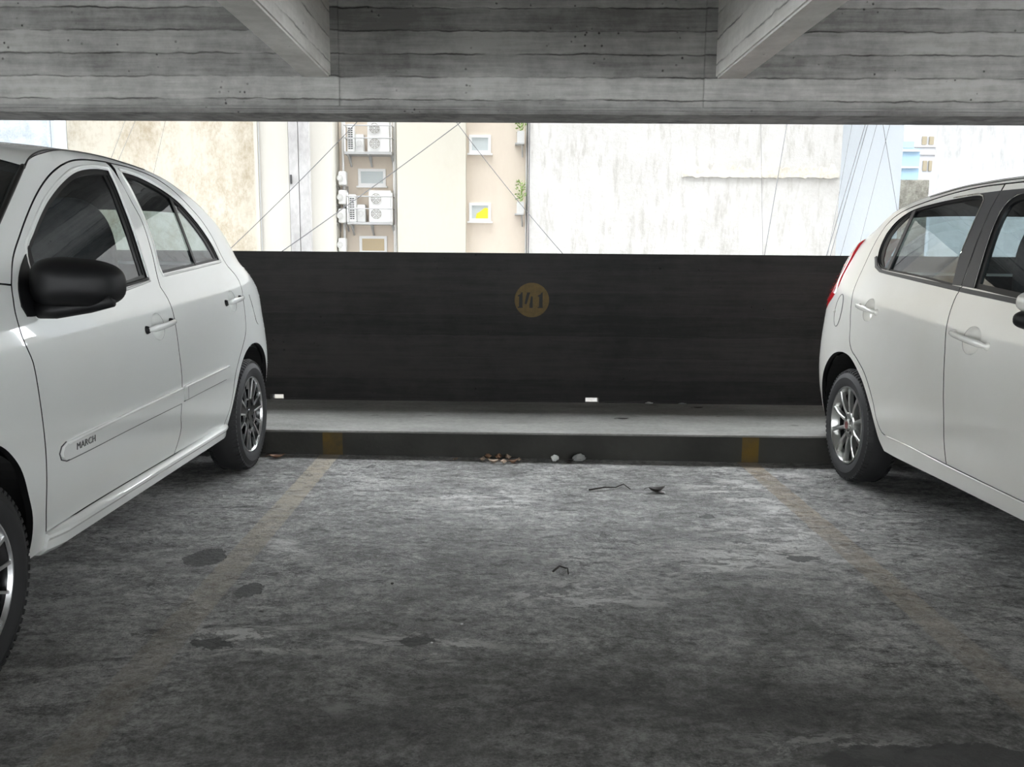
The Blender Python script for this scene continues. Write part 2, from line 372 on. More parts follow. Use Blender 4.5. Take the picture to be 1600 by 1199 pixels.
# painted bay number
def bay_number():
    c = at_y(831, 469, 5.976); r = .1185; root = empty('bay_number', (c.x, wy(YW, c.x), c.z)); root.rotation_euler.z = math.atan(TILT)
    T(root, 'faded yellow painted disc with the stencilled number 141 on the dark back wall', 'painted sign')
    t = NT('faded_yellow_paint'); nz = t.noise(28, 6, .7); z = t.sep()[2]
    ring = t.ramp(nz, (.3, (.06, .036, .005)), (.7, (.105, .066, .010))); mm = t.pbsdf(ring, .7, t.bump(nz, .3, .004))
    bm = bmesh.new(); bm2 = bmesh.new()
    V = [bm.verts.new((r*math.cos(a*math.pi/32), -.002, r*math.sin(a*math.pi/32))) for a in range(64)]; bm.faces.new(V)
    W = [bm.verts.new((v.co.x, .004, v.co.z)) for v in V]
    for k in range(64): bm.faces.new((V[k], W[k], W[(k+1) % 64], V[(k+1) % 64]))
    bmo('disc', bm, mm, root)
    def one(x):
        return [[(x-.012, -.052), (x+.012, -.052), (x+.012, .052), (x+.004, .052), (x-.003, .040), (x-.022, .030), (x-.022, .026), (x-.012, .024)],
                [(x-.021, -.054), (x+.014, -.054), (x+.014, -.047), (x-.021, -.047)]]
    four = [[(-.050, -.026), (-.036, -.030), (-.012, .052), (-.034, .052)], [(-.005, .026), (.006, .022), (.006, -.054), (-.016, -.054), (-.016, -.030)],
            [(-.008, .050), (-.001, .052), (-.026, -.016), (-.033, -.018)][:0]]
    for P in one(-.076)+[[(a, b) for a, b in p] for p in four if p]+one(.062):
        poly_prism(bm2, P, -.0035, -.001)
    bmo('digits', bm2, plain('stencil_black', (.006, .006, .006), .7), root)
bay_number()

# ------------------------------------------------------------------ car builder
BLf = pch([(.1, .74), (.2, .765), (.31, .795), (.42, .818), (.55, .831), (.68, .831), (.80, .822), (.90, .808), (.98, .79), (1.05, .765), (1.15, .728), (1.25, .69), (1.35, .65), (1.45, .605), (1.50, .575), (1.53, .535), (1.56, .46), (1.7, .1)])
ELf = pch([(0, .64), (.3, .68), (.55, .68), (.8, .62), (1.0, .58), (1.06, .50), (1.1, .41), (1.18, .35), (1.28, .30), (1.4, .22), (1.55, .1)])
ERf = pch([(0, .66), (.3, .74), (.55, .76), (.8, .75), (.95, .75), (1.08, .70), (1.18, .65), (1.25, .60), (1.34, .42), (1.44, .32), (1.55, .2)])
def mkW(B, E, fy):
    def W(y, z):
        b = B(z)
        if y > -.4:
            u = min((y+.4)/(E(z)+.4), .995); b *= (1-u**6)**(1/6)
        if y < -2.1:
            u = min((-2.1-y)/fy, .98); b *= (1-u**3)**(1/3)
        return b
    return W
def smooth_path(pts, closed=False, step=.018, corner=35):
    """Catmull-Rom through pts, keeping sharp corners"""
    P = [Vector(p[:2]) for p in pts]; n = len(P); out = []
    def sharp(i):
        if not closed and (i == 0 or i == n-1): return True
        a = P[i]-P[i-1]; b = P[(i+1) % n]-P[i]
        if a.length < 1e-6 or b.length < 1e-6: return True
        return math.degrees(a.angle(b)) > corner
    for i in range(n if closed else n-1):
        p1, p2 = P[i], P[(i+1) % n]
        L = (p2-p1).length
        t1 = (p2-p1) if sharp(i) else (P[(i+1) % n]-P[i-1]).normalized()*L
        t2 = (p2-p1) if sharp((i+1) % n) else (P[(i+2) % n]-P[i]).normalized()*L
        k = max(1, int(L/step))
        for j in range(k):
            t = j/k
            out.append(p1*(2*t**3-3*t*t+1)+t1*(t**3-2*t*t+t)+p2*(-2*t**3+3*t*t)+t2*(t**3-t*t))
    if not closed: out.append(P[-1].copy())
    return out
def area2(P): return sum(P[i].x*P[(i+1) % len(P)].y-P[(i+1) % len(P)].x*P[i].y for i in range(len(P)))
def offset_poly(P, d):
    """positive d shrinks the closed outline"""
    s = 1 if area2(P) > 0 else -1; n = len(P); out = []
    for i in range(n):
        a = P[i]-P[i-1]; b = P[(i+1) % n]-P[i]
        na = Vector((-a.y, a.x))*s; nb = Vector((-b.y, b.x))*s
        if na.length < 1e-7: na = nb
        if nb.length < 1e-7: nb = na
        na.normalize(); nb.normalize(); mm = na+nb
        if mm.length < .3: mm = na
        mm.normalize(); k = 1/max(.5, mm.dot(na)); out.append(P[i]+mm*d*k)
    return out
def inside(p, P):
    c = False; n = len(P); j = n-1; x, y = p
    for i in range(n):
        if (P[i].y > y) != (P[j].y > y) and x < (P[j].x-P[i].x)*(y-P[i].y)/(P[j].y-P[i].y)+P[i].x: c = not c
        j = i
    return c
class Car:
    def __init__(s, root, W, paint):
        s.root, s.W, s.paint = root, W, paint
    def pt(s, y, z, side, off=0):
        W = s.W; w = W(y, z); e = .004
        wy_ = (W(y+e, z)-W(y-e, z))/(2*e); wz = (W(y, z+e)-W(y, z-e))/(2*e)
        nn = Vector((1, -wy_, -wz)).normalized(); p = Vector((w, y, z)) + nn*off
        return Vector((p.x*side, p.y, p.z)), Vector((nn.x*side, nn.y, nn.z))
    def panel(s, name, mat, outer, side, holes=(), off=0., grid=.04, inset=.0028, flange=.02, parent=None, smooth=True, hole_flange=.03):
        O = smooth_path(outer, True) if smooth else [Vector(p[:2]) for p in outer]
        if inset: O = offset_poly(O, inset)
        loops = [O] + [h for h in holes]
        verts, edges, segs = [], [], []
        for Lp in loops:
            b = len(verts); verts += [Vector(p) for p in Lp]; n = len(Lp)
            edges += [(b+i, b+(i+1) % n) for i in range(n)]; segs.append((b, n))
        xs = [p.x for p in O]; ys = [p.y for p in O]
        if grid:
            allb = list(verts); ny = int((max(ys)-min(ys))/grid)+1; nx = int((max(xs)-min(xs))/grid)+1
            for i in range(nx):
                for j in range(ny):
                    p = (min(xs)+(i+.5)*grid+(j % 2)*.3*grid, min(ys)+(j+.5)*grid)
                    if inside(p, O) and not any(inside(p, h) for h in holes):
                        v = Vector(p)
                        if min((v-q).length_squared for q in allb) > (.45*grid)**2: verts.append(v)
        r = delaunay_2d_cdt(verts, edges, [], 0, 1e-6)
        V2, F2, orig = r[0], r[2], r[3]
        tri = []
        for f in F2:
            c = (V2[f[0]]+V2[f[1]]+V2[f[2]])/3
            if inside(c, O) and not any(inside(c, h) for h in holes): tri.append(f)
        co, no = [], []
        for v in V2:
            p, n = s.pt(v.x, v.y, side, off); co.append(p); no.append(n)
        faces = [tuple(f) for f in tri]
        # edge returns
        ec = {}
        for f in faces:
            for a, b in ((f[0], f[1]), (f[1], f[2]), (f[2], f[0])):
                ec[(a, b)] = ec.get((a, b), 0)+1
        bnd = [(a, b) for (a, b) in ec if (b, a) not in ec]
        if flange:
            mp = {}
            def fl(i, d):
                if (i, d) not in mp:
                    co.append(co[i]-no[i]*d); no.append(Vector((0, 0, 0))); k2 = len(co)-1
                    co.append(co[i].copy()); no.append(Vector((0, 0, 0))); mp[(i, d)] = (len(co)-1, k2)
                return mp[(i, d)]
            for a, b in bnd:
                mid = (V2[a]+V2[b])/2
                d = flange
                A, B = fl(a, d), fl(b, d)
                faces.append((B[0], A[0], A[1], B[1]))

        me = bpy.data.meshes.new(name)
        # consistent orientation: outward
        ff = []
        for f in faces:
            if len(f) == 3:
                nrm = (co[f[1]]-co[f[0]]).cross(co[f[2]]-co[f[0]])
                if nrm.dot(no[f[0]]) < 0: f = (f[0], f[2], f[1])
            ff.append(f)
        me.from_pydata([tuple(c) for c in co], [], ff)
        for p in me.polygons: p.use_smooth = True
        if mat in (M['silver_white'], M['warm_white']) and name != 'side_moulding':
            me.materials.append(mat); me.materials.append(M['seal'])
            for k, p in enumerate(me.polygons): p.material_index = 0 if k < len(tri) else 1
        me.update()
        me.normals_split_custom_set_from_vertices([tuple(n) for n in no])
        return obj(name, me, mat, parent or s.root)
    def line(s, name, mat, pts, side, r, off=0., parent=None, closed=False, smooth=True, n=8):
        P = smooth_path(pts, closed, .02) if smooth else [Vector(p) for p in pts]
        bm = bmesh.new(); tube(bm, [s.pt(p.x, p.y, side, off)[0] for p in P], r, n, closed)
        return bmo(name, bm, mat, parent or s.root, smooth=1)
    def strip(s, segs, E, Cn, P, nS=24):
        """loft between the two side edges. segs: (name, material, i0, i1)"""
        k = len(E)
        def cr(A, i, t):
            p0, p1, p2, p3 = A[max(i-1, 0)], A[i], A[i+1], A[min(i+2, k-1)]
            return [.5*((2*b)+(c-a)*t+(2*a-5*b+4*c-d)*t*t+(3*b-a-3*c+d)*t**3) for a, b, c, d in zip(p0, p1, p2, p3)]
        s.E, s.Cn, s.Pp = E, Cn, P
        res = {}
        for name, mat, i0, i1, off in segs:
            rows = []
            nT = 8*(i1-i0)
            for j in range(nT+1):
                g = i0+(i1-i0)*j/nT; i = min(int(g), k-2); t = g-i
                e = cr(E, i, t); c = cr(Cn, i, t); pp = cr(P, i, t)
                w0 = s.W(e[0], e[1]); row = []
                for q in range(-nS, nS+1):
                    sx = math.sin(q/nS*math.pi/2); f = max(0, 1-abs(sx)**pp[0])**pp[1]
                    row.append(Vector((w0*sx, e[0]+(c[0]-e[0])*f, e[1]+(c[1]-e[1])*f)))
                rows.append(row)
            bm = bmesh.new(); gv = [[bm.verts.new(p) for p in r] for r in rows]
            for a, b in zip(gv, gv[1:]):
                for q in range(2*nS): bm.faces.new((a[q], a[q+1], b[q+1], b[q]))
            bmesh.ops.recalc_face_normals(bm, faces=bm.faces)
            cen = sum((f.normal.dot(f.calc_center_median()-Vector((0, -1.2, .7))) for f in bm.faces))
            if cen < 0: bmesh.ops.reverse_faces(bm, faces=bm.faces)
            if off:
                bm.normal_update()
                nn = {v: v.normal.copy() for v in bm.verts}
                for v in bm.verts: v.co += nn[v]*off
            me = bpy.data.meshes.new(name); bm.to_mesh(me); bm.free()
            for p in me.polygons: p.use_smooth = True
            res.setdefault(name, obj(name, me, mat, s.root)); res[name+'_rows'] = rows
        return res
    def strip_pt(s, g, sx):
        k = len(s.E); i = min(int(g), k-2); t = g-i
        def cr(A):
            p0, p1, p2, p3 = A[max(i-1, 0)], A[i], A[i+1], A[min(i+2, k-1)]
            return [.5*((2*b)+(c-a)*t+(2*a-5*b+4*c-d)*t*t+(3*b-a-3*c+d)*t**3) for a, b, c, d in zip(p0, p1, p2, p3)]
        e, c, p = cr(s.E), cr(s.Cn), cr(s.Pp); f = max(0, 1-abs(sx)**p[0])**p[1]
        return Vector((s.W(e[0], e[1])*sx, e[0]+(c[0]-e[0])*f, e[1]+(c[1]-e[1])*f))
    def strip_patch(s, name, mat, g0, g1, a0, side, off, wrap, parent=None):
        """lens that wraps from the rear face round onto the flank; wrap = [(g, width on the flank)]"""
        bm = bmesh.new(); n, m_, k_ = 24, 12, 10; rows = []; wf = pch(wrap)
        for i in range(n+1):
            g = g0+(g1-g0)*i/n; row = []; lift = off*min(1, min(i, n-i)/2+.1)
            for j in range(m_):
                an = math.asin(a0)+(math.pi/2-math.asin(a0))*j/m_; sx = math.sin(an)*.9995
                p = s.strip_pt(g, sx); du = s.strip_pt(g+.02, sx)-s.strip_pt(g-.02, sx); dv = s.strip_pt(g, min(sx+.004, .9999))-s.strip_pt(g, sx-.004)
                nn = du.cross(dv).normalized()
                if nn.dot(Vector((.6*sx, .8, 0))) < 0: nn = -nn
                q = p+nn*lift*(1 if j else 0); row.append(bm.verts.new((q.x*side, q.y, q.z)))
            e = s.strip_pt(g, 1); d = wf(g)
            for j in range(k_+1):
                q = s.pt(e.y-.004-d*j/k_, e.z, side, lift*(1 if j < k_ else -.2))[0]; row.append(bm.verts.new(q))
            rows.append(row)
        for A, B in zip(rows, rows[1:]):
            for j in range(m_+k_): bm.faces.new((A[j], A[j+1], B[j+1], B[j]))
        return bmo(name, bm, mat, parent or s.root, smooth=1)
    def edge_pts(s, i0, i1, n=8):
        out = []; k = len(s.E)
        for j in range(int((i1-i0)*n)+1):
            g = i0+j/n; i = min(int(g), k-2); t = g-i
            p0, p1, p2, p3 = s.E[max(i-1, 0)], s.E[i], s.E[i+1], s.E[min(i+2, k-1)]
            out.append(tuple(.5*((2*b)+(c-a)*t+(2*a-5*b+4*c-d)*t*t+(3*b-a-3*c+d)*t**3) for a, b, c, d in zip(p0, p1, p2, p3)))
        return out
    def cup_hole(s, y0, y1, z, dz, rr):
        cy = (y0+y1)/2
        return [Vector((cy-.008+rr[0]*math.cos(a*math.pi/14), z-.003+dz+rr[1]*math.sin(a*math.pi/14))) for a in range(28)]
    def window(s, name, outline, side, parent, seal=.016, flange=True):
        H = smooth_path(outline, True)
        ring_in = offset_poly(H, seal)
        Ho = offset_poly(H, -.004)
        s.panel('window_seal', M['seal'], Ho, side, [ring_in], off=-.006, grid=0, inset=0, flange=.012, parent=parent, smooth=False)
        s.panel(name, M['glass'], offset_poly(H, .004), side, [], off=-.012, grid=.05, inset=0, flange=0, parent=parent, smooth=False)
        return H
def wheel(car, y, side, wout, r, rim_r, kind, width=.175):
    ax = side
    t_root = None
    bm = bmesh.new(); a = wout
    prof = [(a-width+.02, rim_r-.004), (a-width+.004, rim_r+.012), (a-width, (r+rim_r)/2), (a-width+.012, r-.018), (a-width+.03, r-.004), (a-width/2, r), (a-.03, r-.004), (a-.012, r-.018), (a-.002, r-.045), (a, (r+rim_r)/2), (a-.004, rim_r+.016), (a-.010, rim_r+.008), (a-.012, rim_r+.002), (a-.016, rim_r-.004)]
    revolve(bm, prof, 72)
    # tread grooves: shoulder blocks
    for k in range(72):
        for (u0, u1) in ((a-.034, a-.010), (a-width+.010, a-width+.034)):
            an = 2*math.pi*(k+.5)/72
            da = 2*math.pi/72*.30
            v = []
            for rr in (r-.012, r+.0012):
                for u in (u0, u1):
                    for dd in (-da, da):
                        rq = rr if abs(u-(a-width/2)) < width/2-.02 else rr-.012
                        v.append(bm.verts.new((u, rq*math.cos(an+dd), rq*math.sin(an+dd))))
            for f in ((0, 1, 3, 2), (4, 6, 7, 5), (0, 4, 5, 1), (2, 3, 7, 6), (0, 2, 6, 4), (1, 5, 7, 3)): bm.faces.new([v[i] for i in f])
    for v in bm.verts: v.co = Vector((v.co.x*side, v.co.y+y, v.co.z+r))
    tyre = bmo('tire', bm, M['rubber'], car.root, smooth=35)
    def put(bm, name, mat, sm=35):
        for v in bm.verts: v.co = Vector((v.co.x*side, v.co.y+y, v.co.z+r))
        return bmo(name, bm, mat, tyre, smooth=sm)
    # barrel and brake
    bm = bmesh.new(); revolve(bm, [(a-.02, rim_r-.006), (a-.05, rim_r-.016), (a-width+.03, rim_r-.02), (a-width+.02, .02)], 48); put(bm, 'rim_barrel', M['rim_black'] if kind == 'black' else M['dark_inner'])
    bm = bmesh.new(); revolve(bm, [(a-.095, .125), (a-.088, .125), (a-.088, .03)], 40); put(bm, 'brake_disc', M['brake'])
    if kind == 'black':
        bm = bmesh.new(); revolve(bm, [(a-.016, rim_r+.001), (a-.010, rim_r+.001), (a-.010, rim_r-.004), (a-.022, rim_r-.009)], 72); put(bm, 'rim_lip', M['machined'])
        bmB = bmesh.new(); bmS = bmesh.new(); n = 5
        def bar(bm, p0, p1, w0, w1, x0, x1):
            d = (Vector(p1)-Vector(p0)).normalized(); q = Vector((-d.y, d.x))
            v = []
            for x in (x0, x1):
                for p, ww in ((p0, w0), (p1, w1)):
                    for sg in (-1, 1):
                        c = Vector(p)+q*ww*sg; dip = -.012*(1-min(1, c.length/rim_r)) if x != x0 else 0
                        v.append(bm.verts.new((x+dip, c.x, c.y)))
            for f in ((0, 1, 3, 2), (4, 6, 7, 5), (0, 4, 5, 1), (2, 3, 7, 6), (0, 2, 6, 4), (1, 5, 7, 3)): bm.faces.new([v[i] for i in f])
        pol = lambda rr, an: (rr*math.cos(an), rr*math.sin(an))
        for k in range(n):
            an = 2*math.pi*k/n+.25
            bar(bmB, pol(.03, an), pol(rim_r-.008, an), .026, .038, a-.055, a-.0165)
            bar(bmS, pol(.085, an-.22), pol(rim_r-.006, an-.20), .0042, .0055, a-.03, a-.0125)
            bar(bmS, pol(.085, an+.22), pol(rim_r-.006, an+.20), .0042, .0055, a-.03, a-.0125)
            bar(bmS, pol(.085, an+.22), pol(.105, an+math.pi/n), .0038, .0042, a-.032, a-.0140)
            bar(bmS, pol(.105, an+math.pi/n), pol(.085, an+2*math.pi/n-.22), .0042, .0038, a-.032, a-.0140)
            bar(bmS, pol(.105, an+math.pi/n), pol(rim_r-.006, an+math.pi/n), .0036, .0042, a-.034, a-.0150)
        put(bmB, 'rim', M['rim_black'], False); put(bmS, 'rim_spokes', M['machined'], False)
        bm = bmesh.new(); revolve(bm, [(a-.055, .062), (a-.03, .058), (a-.026, .03), (a-.022, .026), (a-.022, .001)], 40); put(bm, 'wheel_cap', M['rim_black'])
    else:
        bm = bmesh.new(); revolve(bm, [(a-.016, rim_r+.002), (a-.008, rim_r+.001), (a-.008, rim_r-.008), (a-.02, rim_r-.014), (a-.05, rim_r-.02)], 72); put(bm, 'rim_lip', M['alloy'])
        bm = bmesh.new(); n = 10
        for k in range(n):
            an = 2*math.pi*(k+.5)/n
            secs = []
            for rr, hw, xo, dp in ((.05, .011, -.030, .03), (.08, .0095, -.020, .028), (.12, .0085, -.014, .026), (.16, .010, -.012, .024), (rim_r-.004, .0145, -.011, .022)):
                c = Vector((math.cos(an), math.sin(an)))*rr; q = Vector((-math.sin(an), math.cos(an)))
                secs.append([bm.verts.new((a+xo-dp, *(c-q*hw*1.1))), bm.verts.new((a+xo-.004, *(c-q*hw))), bm.verts.new((a+xo, *(c-q*hw*.5))), bm.verts.new((a+xo, *(c+q*hw*.5))), bm.verts.new((a+xo-.004, *(c+q*hw))), bm.verts.new((a+xo-dp, *(c+q*hw*1.1)))])
            for A, B in zip(secs, secs[1:]):
                for i in range(6): bm.faces.new((A[i], A[(i+1) % 6], B[(i+1) % 6], B[i]))
            bm.faces.new(secs[0]); bm.faces.new(secs[-1][::-1])
        put(bm, 'rim_spokes', M['alloy'])
        bm = bmesh.new(); revolve(bm, [(a-.06, .072), (a-.028, .068), (a-.022, .058), (a-.022, .034)], 48); put(bm, 'hub', M['alloy'])
        bm = bmesh.new(); revolve(bm, [(a-.024, .031), (a-.016, .030), (a-.013, .024), (a-.013, .021)], 40); put(bm, 'wheel_cap', M['alloy'])
        bm = bmesh.new(); revolve(bm, [(a-.014, .021), (a-.0122, .0205), (a-.0118, .001)], 32); put(bm, 'cap_badge', plain('dull_red_badge', (.16, .05, .045), .4))
        for k in range(4):
            bm = bmesh.new(); an = math.pi/4+k*math.pi/2
            revolve(bm, [(a-.05, .0095), (a-.0205, .0095), (a-.0205, .001)], 16)
            for v in bm.verts: v.co.y += .049*math.cos(an); v.co.z += .049*math.sin(an)
            put(bm, 'bolt_recess', M['dark_inner'])
def seat(car, x, y, mat):
    """bucket seat with one domed back"""
    bm = bmesh.new()
    prof = [(.25, .0), (.25, .62), (.235, .80), (.19, .93), (.12, 1.00), (.04, 1.025)]
    secs = []
    for hw, h in prof:
        yy = y+.22*h; th = .10-.05*h
        secs.append([bm.verts.new((x+hw*sx, yy+th*sy*(1 if abs(sx) < .9 else .4), .42+h*.93)) for sx, sy in ((-1, -1), (-.6, -1), (0, -.8), (.6, -1), (1, -1), (1, 1), (.6, 1), (0, 1.05), (-.6, 1), (-1, 1))])
    for A, B in zip(secs, secs[1:]):
        for i in range(10): bm.faces.new((A[i], A[(i+1) % 10], B[(i+1) % 10], B[i]))
    bm.faces.new(secs[0]); bm.faces.new(secs[-1][::-1])
    box(bm, x-.25, x+.25, y-.48, y+.06, .36, .52)
    o = bmo('seat', bm, mat, car.root, smooth=1)
    md = o.modifiers.new('s', 'SUBSURF'); md.levels = md.render_levels = 2
def door_handle(car, y0, y1, z, side, parent, slope, scoop_r=(.062, .055), paint=None, dz=0):
    """recess cup sunk in the door skin and a pull grip bridging it"""
    cy = (y0+y1)/2
    ell = [(p.x, p.y) for p in car.cup_hole(y0, y1, z, dz, scoop_r)]
    cx_, cz_ = cy-.008, z-.003+dz
    bm = bmesh.new(); rings = []
    for f, d in ((1.012, .0006), (.985, -.003), (.93, -.010), (.82, -.018), (.6, -.025), (.3, -.028), (.02, -.029)):
        rings.append([bm.verts.new(car.pt(cx_+(p[0]-cx_)*f, cz_+(p[1]-cz_)*f, side, d)[0]) for p in ell])
    for A, B in zip(rings, rings[1:]):
        for i in range(28): bm.faces.new((A[i], A[(i+1) % 28], B[(i+1) % 28], B[i]))
    bmo('handle_cup', bm, car.paint, parent, smooth=1)
    bm = bmesh.new(); n = 18; rings = []
    for i in range(n+1):
        u = i/n; yy = y0+(y1-y0)*u; zz = z+slope*(u-.5)*(y1-y0)
        bow = .012+.024*math.sin(math.pi*u)**.5
        hh = .0145*(1-.25*u)*(min(1, math.sin(math.pi*min(max(u, .02), .98))*4)**.5)
        c, nn = car.pt(yy, zz, side, bow); tt = .009
        up = Vector((0, 0, 1))
        rings.append([bm.verts.new(c+up*hh*math.sin(q*math.pi/5)+nn*tt*math.cos(q*math.pi/5)) for q in range(10)])
    for A, B in zip(rings, rings[1:]):
        for q in range(10): bm.faces.new((A[q], A[(q+1) % 10], B[(q+1) % 10], B[q]))
    bm.faces.new(rings[0]); bm.faces.new(rings[-1][::-1])
    bmo('door_handle', bm, car.paint, parent, smooth=1)
    # end sockets
    for yy, rr in ((y0+.006, .013), (y1-.006, .014)):
        bm = bmesh.new(); c, nn = car.pt(yy, z+slope*(.5 if yy > cy else -.5)*(y1-y0), side, .0)
        bmesh.ops.create_uvsphere(bm, u_segments=14, v_segments=8, radius=1)
        for v in bm.verts: v.co = c+Vector((v.co.x*.018, v.co.y*rr, v.co.z*.016))
        bmo('handle_socket', bm, M['black_plastic'] if paint is None else paint, parent, smooth=1)
def mirror(car, side, y, w0, w1, z0, z1, depth, shell, base, arm, lower=None):
    """egg-shaped shell with the glass on its rear face"""
    cx, cz, hx, hz = (w0+w1)/2, (z0+z1)/2, (w1-w0)/2, (z1-z0)/2
    bm = bmesh.new(); rings = []; N = 40
    for f, dy in [(math.sin(q*math.pi/2/14)**.8, -math.cos(q*math.pi/2/14)) for q in range(1, 15)]+[(1, .15), (.99, .3), (.95, .42), (.90, .44)]:
        rg = []
        for k in range(N):
            an = 2*math.pi*k/N; c, s_ = math.cos(an), math.sin(an); e = 2/3.0
            X = abs(c)**e*(1 if c > 0 else -1); Z = abs(s_)**e*(1 if s_ > 0 else -1)
            ff = max(f, .004)
            shear = .16*X*(1 if Z > 0 else .2)
            rg.append(bm.verts.new(((cx+hx*X*ff)*side, y+depth*dy+.03*X*ff, cz+hz*ff*(Z*(1-.10*X)-shear*.35))))
        rings.append(rg)
    for A, B in zip(rings, rings[1:]):
        for k in range(N): bm.faces.new((A[k], A[(k+1) % N], B[(k+1) % N], B[k]))
    bm.faces.new(rings[0])
    o = bmo('side_mirror', bm, shell, car.root, smooth=1)
    bm = bmesh.new(); bm.faces.new([bm.verts.new(v) for v in [Vector(((cx+hx*.9*math.cos(2*math.pi*k/N))*side, y+depth*.40+.03*math.cos(2*math.pi*k/N), cz+hz*.88*math.sin(2*math.pi*k/N))) for k in range(N)]])
    bmo('mirror_glass', bm, M['chrome'], o)
    bm = bmesh.new(); tube(bm, arm, lambda u: .026-.004*u, 12); bmo('mirror_arm', bm, base, o, smooth=1)
    return o

def extrude_skirt(car, side, y0, y1, prof, mat, name='side_skirt'):
    bm = bmesh.new(); rings = []; n = 40
    for i in range(n+1):
        y = y0+(y1-y0)*i/n; k = car.W(y, .4)-car.W(-1.2, .4)
        taper = min(1, min(i, n-i)/2+.15)
        rings.append([bm.verts.new(((w*1.0+k-(0 if j in (0, len(prof)-1) else .02*(1-taper)))*side, y, z)) for j, (w, z) in enumerate(prof)])
    for A, B in zip(rings, rings[1:]):
        for q in range(len(prof)-1): bm.faces.new((A[q], A[q+1], B[q+1], B[q]))
    bm.faces.new(rings[0]); bm.faces.new(rings[-1][::-1])
    return bmo(name, bm, mat, car.root, smooth=28)
def arch_liner(car, side, y, zc, r, name='wheel_well'):
    bm = bmesh.new(); n = 28
    A = []
    for x in (.81, .42):
        row = []
        for k in range(n+1):
            yy, zz = y+r*math.cos(math.pi*k/n), zc+r*math.sin(math.pi*k/n)-.02
            row.append(bm.verts.new((min(x, car.W(yy, zz)-.022)*side, yy, zz)))
        A.append(row)
    for k in range(n): bm.faces.new((A[0][k], A[0][k+1], A[1][k+1], A[1][k]))
    bm.faces.new(A[1])
    return bmo(name, bm, M['dark_inner'], car.root)
def underbody(car, y0, y1):
    bm = bmesh.new(); box(bm, -.42, .42, y0, y1, .20, .34); box(bm, -.74, .74, -2.0, -.36, .245, .34)
    bmo('floor_pan', bm, M['dark_inner'], car.root)
def cabin(car, yb, dash_y):
    for x in (-.36, .36): seat(car, x, -1.16, M['cloth'])
    bm = bmesh.new(); box(bm, -.58, .58, -.52, -.02, .34, .56); v = box(bm, -.58, .58, -.12, .0, .5, 1.0)
    for q in v:
        if q.co.z > .9: q.co.y += .12
    bmesh.ops.bevel(bm, geom=bm.edges[:], offset=.04, segments=2, affect='EDGES'); bmo('rear_bench', bm, M['cloth'], car.root, smooth=40)
    bm = bmesh.new(); box(bm, -.68, .68, dash_y-.4, dash_y+.18, .62, .98); bmesh.ops.bevel(bm, geom=bm.edges[:], offset=.07, segments=3, affect='EDGES')
    bmo('dashboard', bm, M['black_plastic'], car.root, smooth=40)
    bm = bmesh.new(); c = Vector((.36, dash_y+.36, .93)); pts = [c+Vector((.18*math.cos(a), -.07*math.sin(a), .17*math.sin(a))) for a in [k*math.pi/14 for k in range(28)]]
    tube(bm, pts, .015, 8, True); tube(bm, [c+Vector((-.17, 0, 0)), c+Vector((.17, 0, 0))], .016); tube(bm, [c, c+Vector((0, -.26, -.07))], .025)
    bmo('steering_wheel', bm, M['black_plastic'], car.root, smooth=1)

